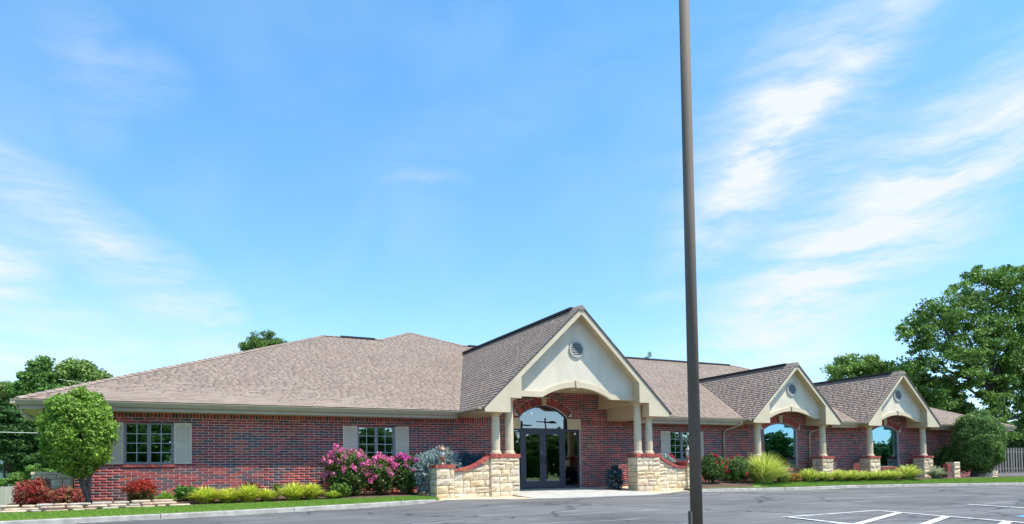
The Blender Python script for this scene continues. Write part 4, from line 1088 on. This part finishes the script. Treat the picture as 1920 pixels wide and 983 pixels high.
shrub('crape_myrtle', 'magenta crape myrtle, rightmost, beside the blue spruce', 6.95, 21.25, 1.0, 1.22, [GREEN, (.12, .16, .04), (.06, .12, .03)], 4600, .075, 'flowering shrub', flower=([(.70, .06, .40), (.66, .10, .36)], 46, .08, .5), group=gp, upright=True)
def spruce(label, x, y, w, h, col, n, z=None, wd=None, group=None, name='blue_spruce', dcol=None):
    z = float(G(x, y)) if z is None else z
    t = thing(name, label, 'conifer', (x, y, z), group); c = np.array((x, y, z+h*.5)); rad = np.array((w/2, (wd or w)/2, h/2))
    st = MB(); st.tube([(x, y, z-.05), (x, y, z+h*.6)], [.05, .02], 7); st.build('trunk', BARK, t)
    C, d = shell_points(int(n/30), c, rad*.92, .6, 2.2, .12, x)
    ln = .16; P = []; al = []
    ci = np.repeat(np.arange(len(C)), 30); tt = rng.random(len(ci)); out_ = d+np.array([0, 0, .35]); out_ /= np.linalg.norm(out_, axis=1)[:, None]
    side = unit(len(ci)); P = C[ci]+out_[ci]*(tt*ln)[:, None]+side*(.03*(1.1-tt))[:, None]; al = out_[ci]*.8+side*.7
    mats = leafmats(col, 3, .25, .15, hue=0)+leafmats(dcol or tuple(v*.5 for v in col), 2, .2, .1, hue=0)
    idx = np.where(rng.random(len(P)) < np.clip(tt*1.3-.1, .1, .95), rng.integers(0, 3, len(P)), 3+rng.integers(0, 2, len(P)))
    leafmesh('needles', P, .065, mats, idx, t, None, along=al, aspect=.24)
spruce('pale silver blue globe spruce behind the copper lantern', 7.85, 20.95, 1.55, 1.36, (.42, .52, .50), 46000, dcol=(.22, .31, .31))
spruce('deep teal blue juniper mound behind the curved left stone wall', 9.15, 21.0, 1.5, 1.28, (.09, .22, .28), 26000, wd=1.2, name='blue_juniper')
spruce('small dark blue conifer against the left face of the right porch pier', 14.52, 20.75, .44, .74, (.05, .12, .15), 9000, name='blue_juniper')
# wall-side plants right of the porch
spruce('trailing grey blue juniper draped over the right curved stone wall', 16.2, 20.35, 1.0, .34, (.42, .54, .50), 9000, z=.74, wd=.6, name='trailing_juniper')
RED = [(.62, .02, .035), (.75, .05, .06), (.5, .015, .03)]
shrub('rose_bush', 'crimson rose bush behind the right curved wall, left of the lantern', 16.95, 20.95, .9, 1.15, [(.22, .15, .05), GREEN], 2600, .06, 'flowering shrub', flower=([(.68, .04, .16), (.6, .03, .12)], 18, .06, .7))
shrub('rose_bush', 'bright red rose bush just right of the brown pole', 18.9, 20.55, 1.15, 1.05, [GREEN, (.13, .20, .05), DGREEN], 4600, .065, 'flowering shrub', flower=(RED, 16, .07, .45), group='red rose bushes right of the pole')
shrub('rose_bush', 'leafy green rose bush with few red blooms beside the tall grass', 20.15, 20.6, 1.35, .95, [GREEN, (.16, .26, .05), DGREEN], 5200, .065, 'flowering shrub', flower=(RED, 11, .07, .3), group='red rose bushes right of the pole')
shrub('green_shrub', 'low mid green shrub at the foot of the left wall, right of the yellow grasses', 4.75, 20.75, .62, .42, [(.20, .33, .04), GREEN], 1800, .055, 'shrub')
shrub('green_shrub', 'flat dark green shrub behind the hosta under the left window', .62, 21.0, .7, .40, [(.12, .28, .03), GREEN], 2000, .06, 'shrub')
shrub('green_shrub', 'lime seedling in the bare gap of the left bed', 2.98, 21.0, .22, .42, [(.18, .30, .05)], 500, .06, 'shrub')
shrub('red_leaf_shrub', 'small dark maroon leaved shrub behind the yellow grasses', 2.25, 20.9, .5, .48, [MAROON, (.1, .06, .03)], 1400, .05, 'shrub')
shrub('green_shrub', 'dark green arching shrub against the wall left of the right round tree', 35.6, 21.7, 1.6, 1.5, [DGREEN, GREEN], 3600, .09, 'shrub')
shrub('orange_shrub', 'small orange yellow spirea beside the middle gable pier', 22.85, 20.15, .62, .34, [(.45, .24, .04), (.40, .30, .06)], 1400, .05, 'shrub')

def tuft(name, label, x, y, w, h, n, cols, bw=.013, cat='ornamental grass', group=None, droop=1.0, upr=.0):
    z = float(G(x, y)); t = thing(name, label, cat, (x, y, z), group)
    seg = 5; az = rng.uniform(0, 2*np.pi, n); R_ = w*.62*np.sqrt(rng.random(n)); H = h*rng.uniform(.7, 1.35, n)*(1-.35*(R_/(w/2))**2); b0 = rng.uniform(0, .16*w, n)
    s = np.linspace(0, 1, seg)[None, :]
    rr = b0[:, None]+(R_-b0*.3)[:, None]*s**1.5
    zz = z-.02+H[:, None]*(1.55*s-.75*droop*s**2.4-.1*s); zz = np.maximum(zz, z+.005)
    X = x+rr*np.cos(az)[:, None]; Y = y+rr*np.sin(az)[:, None]
    wv = bw*(1-s**1.8*.92)*rng.uniform(.7, 1.3, n)[:, None]; pa = az+np.pi/2+rng.normal(0, .5, n)
    dx, dy = np.cos(pa)[:, None]*wv, np.sin(pa)[:, None]*wv
    V = np.stack([np.stack([X-dx, Y-dy, zz], 2), np.stack([X+dx, Y+dy, zz], 2)], 2).reshape(n, seg*2, 3)
    F = np.array([(2*i, 2*i+1, 2*i+3, 2*i+2) for i in range(seg-1)])
    FF = (np.arange(n)[:, None, None]*seg*2+F[None]).reshape(-1, 4)
    mats = [mat(f'blade_{c[0]:.2f}_{c[1]:.2f}_{c[2]:.2f}', c, rough=.5, transl=.35) for c in cols]
    mk('blades', V.reshape(-1, 3), FF, mats, np.repeat(rng.integers(0, len(mats), n), seg-1), t)
    return t
YG = [(.70, .72, .07), (.82, .80, .16), (.58, .66, .06), (.32, .46, .05)]; HG = [(.28, .45, .05), (.20, .36, .04), (.36, .5, .07)]
gp = 'yellow ornamental grass clumps along the brick wall'
gl_ = [('wide spreading', 1.08, 20.25, .72, .40), ('short', 1.62, 20.2, .66, .36), ('feathery', 2.12, 20.2, .64, .44), ('narrow', 2.62, 20.3, .5, .32), ('dense', 3.35, 20.4, .76, .44), ('fine', 3.85, 20.5, .62, .42)]
place = ['leftmost yellow grass clump in the left bed, right of the green shrub', 'second yellow grass clump from the left in the left bed', 'tallest yellow grass clump in the middle of the left bed', 'small yellow grass clump at the bare gap of the left bed', 'bushy yellow grass clump just right of the bare gap', 'yellow grass clump beside the green shrub near the crape myrtle']
for (k_, x, y, w, h), lab in zip(gl_, place): tuft('ornamental_grass', lab, x, y, w*1.4, h*1.3, 760, YG, group=gp)
tuft('hosta', 'bright green grassy hosta at the end of the stone edging', .1, 20.15, .55, .40, 380, HG, .016, 'plant')
tuft('ornamental_grass', 'green yellow grass clump in front of the leftmost crape myrtle', 4.45, 20.45, .6, .3, 350, HG+YG[:1], group=gp)
tuft('maiden_grass', 'tall fountain of yellow green grass hiding the middle gable left pier', 21.3, 20.25, 1.95, 1.12, 1700, [(.60, .66, .12), (.76, .76, .24), (.42, .54, .09)], .014, droop=.75)
tuft('maiden_grass', 'shorter yellow green grass right beside the tall fountain grass', 22.2, 20.15, .9, .62, 520, [(.42, .50, .12), (.56, .58, .20), (.30, .40, .09)], .013)
gr_ = [(23.75, 20.2, .78, .46), (24.6, 20.15, .62, .36), (25.4, 20.05, .76, .42), (26.15, 20.0, .66, .38), (26.95, 19.98, .66, .36), (27.7, 19.95, .7, .36), (28.5, 19.9, .8, .40), (29.75, 19.95, 1.0, .55)]
pl2 = ['yellow grass clump left of the middle gable right pier', 'small yellow grass clump in front of the middle gable right pier', 'yellow grass clump just right of the middle gable right pier', 'second yellow grass clump right of the middle gable',
       'yellow grass clump before the left pier of the far gable', 'low yellow grass clump at the far gable left pier front', 'yellow grass clump below the far gable window', 'tallest yellow grass clump left of the far gable right pier']
for (x, y, w, h), lab in zip(gr_, pl2): tuft('ornamental_grass', lab, x, y, w*1.45, h*1.35, 760, [(.70, .70, .14), (.80, .80, .28), (.52, .62, .09), (.30, .44, .06)], group='yellow ornamental grass clumps in front of the gables')
tuft('variegated_grass', 'pale silvery variegated grass clump right of the far gable pier', 31.75, 19.95, 1.05, .62, 700, [(.42, .46, .28), (.58, .60, .44), (.30, .36, .18)], .012)

# ---------------- background trees
def limb_tree(name, label, base, h, crown, nclus, per, cr, ls, col, bark=BARKD, seed=1, cat='tree', limbs=9, trunk_r=.3, group=None, flat=.7, tr=.3, hue=.1, inner=True):
    """crown: list of (cx,cy,cz,rx,ry,rz) blobs relative to base"""
    t = thing(name, label, cat, base, group); b = np.array(base)
    m_ = MB(); bx, by, bz = base; top = h*.62
    tp = [(bx, by, bz-.2), (bx+.05*h*.1, by, bz+h*.2), (bx-.02*h, by, bz+h*.42), (bx+.01*h, by, bz+top)]
    m_.tube(tp, [trunk_r, trunk_r*.75, trunk_r*.5, trunk_r*.15], 10)
    bl = np.array(crown, float); vol = (bl[:, 3]*bl[:, 4]*bl[:, 5])**.75; pr = vol/vol.sum()
    for k in range(limbs):
        q = bl[rng.choice(len(bl), p=pr)]; tgt = Vector((bx+q[0], by+q[1], bz+q[2]+q[5]*.2)); f = random.uniform(.3, .75); st = Vector(tp[1]).lerp(Vector(tp[3]), f)
        if tgt.z < st.z: st = Vector(tp[1]).lerp(Vector(tp[3]), .15)
        mid = st.lerp(tgt, .5)+Vector((random.uniform(-.06, .06)*h, random.uniform(-.03, .03)*h, -.02*h)); m_.tube([st, mid, tgt], [trunk_r*.38, trunk_r*.25, trunk_r*.07], 6)
    m_.build('trunk', bark, t, smooth=True)
    bi = rng.choice(len(bl), nclus, p=pr); d = unit(nclus); rr = (.35+.65*rng.random(nclus)**.5)
    C = b+bl[bi, :3]+d*bl[bi, 3:]*rr[:, None]
    P, ci = clusters(C, per, cr*rng.uniform(.6, 1.3, nclus), flat)
    mats = leafmats(col, 4, .36, tr, hue=hue); cm = rng.integers(0, 4, nclus)
    idx = np.where(rng.random(len(P)) < .65, cm[ci], rng.integers(0, 4, len(P)))
    leafmesh('crown', P, ls, mats, idx, t, None)
    return t
def blobs(n, cx, cz, rx, rz, s0, s1, ry=None):
    o_ = []
    for _ in range(n):
        a = random.uniform(0, 6.28); r_ = math.sqrt(random.random()); s_ = random.uniform(s0, s1)
        o_.append((cx+rx*r_*math.cos(a), random.uniform(-1, 1)*(ry or rx)*.6, cz+rz*r_*math.sin(a), s_, s_, s_*.8))
    return o_
TG = (.085, .175, .035)
def zrel(L, b): return [(x-b[0], y-b[1], z-b[2], rx, ry, rz) for x, y, z, rx, ry, rz in L]
# right side
b = (60.5, 33, -.1)
R1 = [(60, 33, 15.3, 2.2, 2.2, 1.6), (63.5, 33, 15.6, 2.4, 2.2, 1.6), (56.3, 33, 13.4, 2.0, 2, 1.4), (53, 33, 12.0, 1.9, 2, 1.3), (51, 33, 10.9, 1.4, 1.4, .9), (50.6, 33, 8.6, 1.0, 1.2, .9), (53.5, 33, 9.2, 2.0, 2, 1.3),
      (58, 33.5, 11, 2.8, 2.5, 1.8), (62, 33, 12, 3, 2.5, 2), (66.5, 33, 13.5, 3.2, 2.5, 2.5), (69, 33, 9.5, 3.2, 2.5, 2.5), (61, 33, 8.5, 2.8, 2.2, 1.6), (65, 33, 8, 2.6, 2.2, 2), (56.5, 33, 7.6, 2.0, 1.8, 1.1), (54.2, 33, 5.9, 1.4, 1.2, .7), (61, 33, 3.4, 2.0, 1.5, 1.2), (63.5, 33, 5.4, 2.0, 1.5, 1.2), (67, 33, 5.2, 2.4, 1.5, 1.6), (51.5, 33, 9.8, .9, .9, .6), (60, 32.4, 6.6, 2.4, 1.2, 1.3), (57.5, 32.6, 9, 2, 1.2, 1.2), (62.5, 32.2, 9.5, 2.4, 1.2, 1.6), (59, 32.5, 4.6, 1.8, 1, 1.0)]
limb_tree('oak_tree', 'largest tall dark green oak rising behind the fence at the right edge', b, 16, zrel(R1, b), 800, 70, .66, .26, (.13, .25, .045), seed=3, limbs=26, trunk_r=.36, flat=.55)
b = (50, 37, -.4)
R2 = [(49.5, 37, 8.6, 1.8, 1.6, .9), (47.3, 37, 7.9, 1.1, 1.1, .7), (52, 37, 8.3, 1.6, 1.5, .8), (50.5, 37, 6.9, 2.6, 1.8, 1.1), (47.5, 37, 6.3, 1.5, 1.5, .9), (54.3, 37, 7.2, 1.8, 1.6, 1.0), (52, 37, 5, 2.5, 1.8, 1.2)]
limb_tree('leafy_tree', 'airy light green tree showing above the far right gable ridge', b, 9.4, zrel(R2, b), 380, 70, .6, .24, (.17, .30, .06), limbs=10, trunk_r=.2, flat=.6)
b = (58, 38.5, -.4)
R3 = [(57.5, 38, 8.2, 2.2, 1.6, 1.0), (60.5, 38, 7.0, 2.4, 1.6, 1.2), (63, 38, 5.9, 2.0, 1.6, 1.3), (59, 38, 5.2, 3.2, 1.8, 1.4), (56, 38, 6.2, 2, 1.5, 1.2), (64, 38, 4.3, 2.5, 1.6, 1.2), (59, 38, 3.4, 3, 1.8, 1.2)]
limb_tree('leafy_tree', 'pale lime green rounded tree between the far gable and the big oak', b, 8.5, zrel(R3, b), 480, 80, .6, .24, (.19, .31, .06), limbs=8, trunk_r=.22, flat=.6)
b = (66, 36, -.2)
limb_tree('understory_tree', 'dark leafy growth low behind the right fence', b, 5, [(0, 0, 3.2, 3.0, 1.5, 1.6), (-5, 0, 2.6, 2.6, 1.5, 1.4), (-9, 0, 2.2, 2.6, 1.5, 1.6), (-7, 0, .8, 5, 1.5, 1), (4, 0, 1, 5, 1.5, 1), (4.5, 0, 3.2, 3, 1.5, 1.8), (-2, 0, 1.5, 5, 1.5, 1)], 640, 80, .6, .26, (.09, .18, .04), limbs=6, trunk_r=.16)
# behind the roof
b = (8.3, 66, -.5)
limb_tree('pine_tree', 'bushy pine top peeking over the left roof slope', b, 13.8, [(0, 0, 13.3, 1.2, 1.2, .85), (-1.1, 0, 12.6, 1.0, 1, .7), (1.1, 0, 12.7, 1.1, 1, .7), (0, 0, 12.6, 1.9, 1.2, .8), (0, 0, 11.4, 2, 1.5, 1), (0, 0, 9.5, 2.2, 1.6, 1.4)], 420, 80, .42, .18, (.13, .24, .06), limbs=5, trunk_r=.2, hue=.2)
b = (51.2, 66, -.5)
limb_tree('treetop', 'tiny leafy treetop just above the roof ridge right of the main gable', b, 14.6, [(.0, 0, 14.4, .22, .3, .22), (.35, 0, 14.7, .2, .3, .25), (0.1, 0, 13.6, .5, .4, .5), (-2.2, 0, 13.9, .2, .2, .2)], 30, 30, .22, .14, (.14, .25, .05), limbs=3, trunk_r=.1)
# left side
def ztree(name, label, X, Y, L, **k):
    zb = float(terr(X, Y))-.1; b_ = (X, Y, zb); limb_tree(name, label, b_, L[0][2]-zb, zrel(L, b_), **k)
ztree('pine_tree', 'tall pointed dark pine at the left, highest of the left trees', -12.4, 95, [(-12.4, 95, 13.6, .9, 1, 1.0), (-12.6, 95, 12.2, 1.6, 1.5, 1.0), (-13.6, 95, 10.6, 1.7, 1.5, .9), (-11.6, 95, 10.6, 1.9, 1.5, 1.0), (-12.4, 95, 8.8, 2.8, 2, 1.1), (-12.4, 95, 6.8, 3.2, 2, 1.2), (-12.4, 95, 4.5, 3.4, 2, 1.4)], nclus=600, per=80, cr=.75, ls=.34, col=(.13, .26, .06), limbs=14, trunk_r=.3, flat=.5)
ztree('leafy_tree', 'broad rounded green tree behind the left roof corner', -8.3, 97, [(-8.8, 97, 13.5, 1.8, 1.8, 1.1), (-6.9, 97, 12.6, 1.3, 1.6, 1.0), (-10.2, 97, 12.6, 1.5, 1.6, 1.0), (-5.8, 97, 11.7, 1.0, 1.2, .7), (-8.2, 97, 11.2, 2.8, 2, 1.3), (-7, 97, 9.4, 3, 2, 1.4), (-9.5, 97, 8, 3, 2, 1.6)], nclus=600, per=80, cr=.75, ls=.34, col=(.19, .31, .08), limbs=12, trunk_r=.3, flat=.65)
ztree('leafy_tree', 'grey green tree at the far left edge above the power line', -16.8, 98, [(-16.2, 98, 10.5, 2.0, 2, 1.2), (-18.5, 98, 10.6, 2.0, 2, 1.2), (-15.2, 98, 8.6, 2.2, 2, 1.4), (-18, 98, 8, 3, 2, 1.8), (-15.5, 98, 6, 2.5, 2, 1.5)], nclus=500, per=80, cr=.75, ls=.34, col=(.19, .29, .09), limbs=8, trunk_r=.3)
ztree('spruce_tree', 'very dark layered spruce under the left eave, behind the egg shaped tree', -11.2, 82, [(-11.2, 82, 5.8, 1.6, 1.4, .9), (-11.0, 82, 4.6, 2.6, 1.6, .8), (-11.4, 82, 3.2, 2.8, 1.6, .8), (-10.8, 82, 1.8, 3.0, 1.6, .8), (-9.5, 82, .6, 2.6, 1.5, .8)], nclus=520, per=80, cr=.6, ls=.3, col=(.08, .18, .045), limbs=10, trunk_r=.2, flat=.45)
ztree('spruce_tree', 'light green young conifer peeking over the left fence', -10.2, 76, [(-10.2, 76, 1.5, .7, .6, .5), (-11.2, 76, .9, 1.2, .7, .4), (-9.4, 76, 1.0, 1.3, .7, .45), (-12.2, 76, .4, 1.0, .7, .3), (-10, 76, .2, 2.2, .8, .5)], nclus=150, per=60, cr=.33, ls=.15, col=(.15, .28, .05), limbs=5, trunk_r=.1, flat=.5)
ztree('spruce_tree', 'dark green conifer left of the young light one, in front of the grey roofed house', -13.0, 80, [(-13.2, 80, 6.6, 1.4, 1, .8), (-12.7, 80, 5.2, 1.8, 1.2, .7), (-12.4, 80, 3.9, 1.5, 1.2, .7), (-12.0, 80, 2.7, 1.2, 1.2, .5)], nclus=300, per=80, cr=.6, ls=.3, col=(.05, .12, .03), limbs=8, trunk_r=.2, flat=.45)

# fences
WOODL = [mat('fence_wood_weathered', (.36, .31, .25), rough=.9, col2=(.46, .41, .34), scale=3, stretch=(6, 6, .5)), mat('fence_wood_pale', (.42, .37, .30), rough=.9, col2=(.5, .45, .38), scale=3, stretch=(6, 6, .5))]
WOODG = [mat('fence_wood_grey', (.13, .115, .10), rough=.9, col2=(.19, .17, .15), scale=3, stretch=(6, 6, .5)), mat('fence_wood_grey_light', (.17, .15, .135), rough=.9, col2=(.24, .215, .19), scale=3, stretch=(6, 6, .5))]
def fence(label, x0, x1, Y, z0, h, pw, gap, woods, alt=0., dog=True):
    t = thing('wooden_fence', label, 'fence', ((x0+x1)/2, Y, z0)); meshes = []
    for wd in woods:
        m_ = MB(); w = pw; c = .03 if dog else .0
        m_.prism([(-w/2, 0), (w/2, 0), (w/2, h-c), (w/2-c, h), (-w/2+c, h), (-w/2, h-c)], -.01, .01); o_ = m_.build('picket', wd); meshes.append(o_.data); bpy.data.objects.remove(o_)
    x = x0; k = 0
    while x < x1:
        ob = bpy.data.objects.new('picket', random.choice(meshes)); ob.location = (x, Y+(alt if k % 2 else -alt), z0+random.uniform(-.01, .01)); ob.rotation_euler = (0, random.uniform(-.006, .006), 0); link(ob, t); x += pw+gap; k += 1
    for zz in (.3, h-.35):
        m_ = MB(); m_.box((x0, Y-.02+ (0 if alt else .03), z0+zz), (x1, Y+.02+(0 if alt else .03), z0+zz+.09)); m_.build('rail', woods[0], t)
    x = x0
    while x < x1: m_ = MB(); m_.box((x, Y+.0 if alt else Y+.05, z0-.1), (x+.09, Y+.01 if alt else Y+.13, z0+h-.1)); m_.build('post', woods[0], t); x += 2.4
fence('weathered grey shadowbox wooden fence behind the right parking area', 46, 66, 29.3, -.02, 1.86, .14, .035, WOODG, alt=.035)
fence('pale weathered picket fence in the distance at the left edge', -17, -8.6, 72, float(terr(-12, 72)), 1.62, .14, .012, WOODL)

# distant house at the left
hz = float(terr(-15, 90)); t = thing('distant_house', 'distant white house with grey roof and dormer at the left edge', 'house', (-17, 92, hz))
HW = mat('siding_white', (.62, .62, .62), rough=.7, var=.04); HR = mat('roof_grey_blue', (.16, .16, .19), rough=.9, var=.15, scale=6); HT = mat('white_trim', (.8, .8, .8), rough=.5); HD = mat('door_red_brown', (.22, .04, .035), rough=.6)
m_ = MB(); m_.box((-22, 92, hz), (-14.9, 100, 3.0)); m_.build('wall', HW, t)
m_ = MB(); m_.add([(-22.5, 91.5, 2.9), (-13.6, 91.5, 2.9), (-13.6, 96, 5.0), (-22.5, 96, 5.0), (-22.5, 100.5, 2.9), (-13.6, 100.5, 2.9)], [(0, 1, 2, 3), (3, 2, 5, 4), (1, 5, 2), (0, 3, 4)]); rf = m_.build('roof', HR, t)
m_ = MB(); m_.prism([(-15.6, 3.3), (-14.7, 3.3), (-14.7, 4.1), (-15.15, 4.5), (-15.6, 4.1)], 91.4, 95.0); dm = m_.build('dormer', HT, rf)
m_ = MB(); m_.box((-15.35, 91.35, 3.5), (-14.95, 91.39, 4.0)); m_.build('window', mat('dark_window', (.05, .06, .08), rough=.1), dm)
t = thing('distant_garage', 'small white gabled garage with red brown door at the left edge, below the grey roof', 'garage', (-14.8, 84, hz))
m_ = MB(); m_.prism([(-17.6, hz), (-13.55, hz), (-13.55, 1.05), (-15.6, 2.1), (-17.6, 1.05)], 84, 88); m_.build('wall', HW, t)
m_ = MB(); m_.ringprism([(-18.3, .78), (-15.6, 2.35), (-12.9, .95)], [(-18.3, .58), (-15.6, 2.12), (-12.9, .75)], 83.6, 88.4); m_.build('roof', HT, t)
m_ = MB(); m_.box((-15.4, 83.95, hz), (-13.95, 83.99, .55)); m_.build('door', HD, t)

# power lines
WIRE = mat('power_line_grey', (.55, .55, .52), rough=.5)
for (p, q, r_, lab) in (((-30, 45, 4.6), (3, 45, 3.05), .018, 'lower grey power line crossing behind the left building corner'), ((-6.9, 62, 8.1), (14, 62, 7.1), .014, 'thin upper power line in front of the rounded left trees')):
    m_ = MB(); P_ = [Vector(p).lerp(Vector(q), i/12)-Vector((0, 0, .5*math.sin(math.pi*i/12))) for i in range(13)]; m_.tube(P_, r_, 5); o = m_.build('power_line', WIRE); tag(o, lab, 'power line')

# indoors, seen through the glass
t = thing('table_lamp', 'table lamp with white shade inside the leftmost window', 'lamp', (-.66, 22.9, .8))
m_ = MB(); m_.box((-1.2, 22.7, .0), (-.2, 23.2, .8)); tb = m_.build('side_table', INTF); tag(tb, 'low dark cabinet inside the leftmost window', 'cabinet')
m_ = MB(); m_.lathe((-.66, 22.9, .8), [(.09, 0), (.09, .02), (.03, .05), (.07, .14), (.02, .26), (.015, .35)], 14); m_.build('lamp_base', BRASS, t)
m_ = MB(); m_.lathe((-.66, 22.9, 1.1), [(.24, 0), (.15, .28)], 20); m_.build('lamp_shade', mat('lamp_shade_white', (.85, .82, .74), rough=.8, transl=.3), t)
t = thing('chandelier', 'small chandelier with lit bulbs behind the arched entrance glass', 'chandelier', (12.35, 23.5, 3.4))
BULB = bpy.data.materials.new('lit_bulb'); BULB.use_nodes = True; BULB.node_tree.nodes['Principled BSDF'].inputs['Emission Color'].default_value = (1, .85, .65, 1); BULB.node_tree.nodes['Principled BSDF'].inputs['Emission Strength'].default_value = 12
m_ = MB(); m_.tube([(12.35, 23.5, 3.45), (12.35, 23.5, 2.75)], .012, 6)
for k in range(6):
    a = k*math.pi/3; ex, ey = 12.35+.32*math.cos(a), 23.5+.32*math.sin(a); m_.tube([(12.35, 23.5, 2.75), ((12.35+ex)/2, (23.5+ey)/2, 2.68), (ex, ey, 2.80)], .01, 5)
m_.build('arms', BRASS, t)
for k in range(6):
    a = k*math.pi/3; q = MB(); q.lathe((12.35+.32*math.cos(a), 23.5+.32*math.sin(a), 2.80), [(.008, 0), (.026, .025), (.02, .05), (.004, .075)], 8); q.build('bulb', BULB, t)

# across the car park: what the glass reflects
vg = sheet('verge', list(np.linspace(-40, 140, 40)), lambda x: -34.0, lambda x: -22.0, 4, lambda x, y: -.2, TURF)
def proto_tree():
    return limb_tree('roadside_tree', 'roadside tree', (0, 0, 0), 7.5, [(0, 0, 5.5, 2.6, 2.4, 1.6), (-2, 0, 4.5, 1.8, 1.8, 1.3), (2, 0.5, 4.3, 1.9, 1.8, 1.3), (0, 0, 3.2, 2.8, 2, 1.2), (0, 0, 1.5, 2.6, 2, 1.0)], 260, 70, .7, .34, (.08, .19, .04), limbs=6, trunk_r=.2)
pt = proto_tree(); kids = list(pt.children); first = True
for i in range(36):
    x = -22+i*4.4+random.uniform(-2, 2); y = -42+random.uniform(-7, 5); s_ = random.uniform(.75, 1.2)
    if first: r_ = pt; first = False
    else:
        r_ = pt.copy(); COL.objects.link(r_)
        for ch in kids: c = ch.copy(); COL.objects.link(c); c.parent = r_; c.matrix_parent_inverse = Matrix.Identity(4)
    r_.location = (x, y, -.4); r_.scale = (s_, s_, s_*(1.15 if x < 35 else .92 if x < 95 else .65)); r_.rotation_euler = (0, 0, random.uniform(0, 6))
    r_['label'] = 'green roadside tree across the car park, seen only as a reflection in the glass'; r_['group'] = 'roadside trees across the car park'
nW = 52000; Xw = rng.uniform(-70, 260, nW); Yw = -62+rng.normal(0, 3, nW); hw_ = np.where(Xw < 40, 7.5, np.where(Xw < 105, 7.3, 4.6))+1.2*np.sin(Xw*.31)+1.2*np.sin(Xw*.83+1)+.8*np.sin(Xw*1.9)
Pw_ = np.stack([Xw, Yw, -.4+hw_*rng.random(nW)**.8], 1)
o = leafmesh('far_woodland', Pw_, .8, leafmats((.075, .17, .04), 3), rng.integers(0, 3, nW), None); tag(o, 'far band of trees beyond the car park that shows green in the window reflections', 'woodland', kind='stuff')
def upole(x, y, h, lab):
    t = thing('utility_pole', lab, 'utility pole', (x, y, -.3), 'utility poles across the car park')
    m_ = MB(); m_.tube([(x, y, -.4), (x, y, h)], [.16, .12], 10); m_.build('shaft', BARKD, t)
    for zz in (h-.5, h-1.3): m_ = MB(); m_.box((x-1.2, y-.06, zz), (x+1.2, y+.06, zz+.14)); m_.build('crossarm', BARKD, t)
upole(36.5, -20.0, 6.3, 'utility pole with crossarms reflected at the centre of the arched entrance glass'); upole(36.0, -24.5, 6.3, 'utility pole reflected at the left of the arched entrance glass')
print('objects', len(bpy.data.objects))
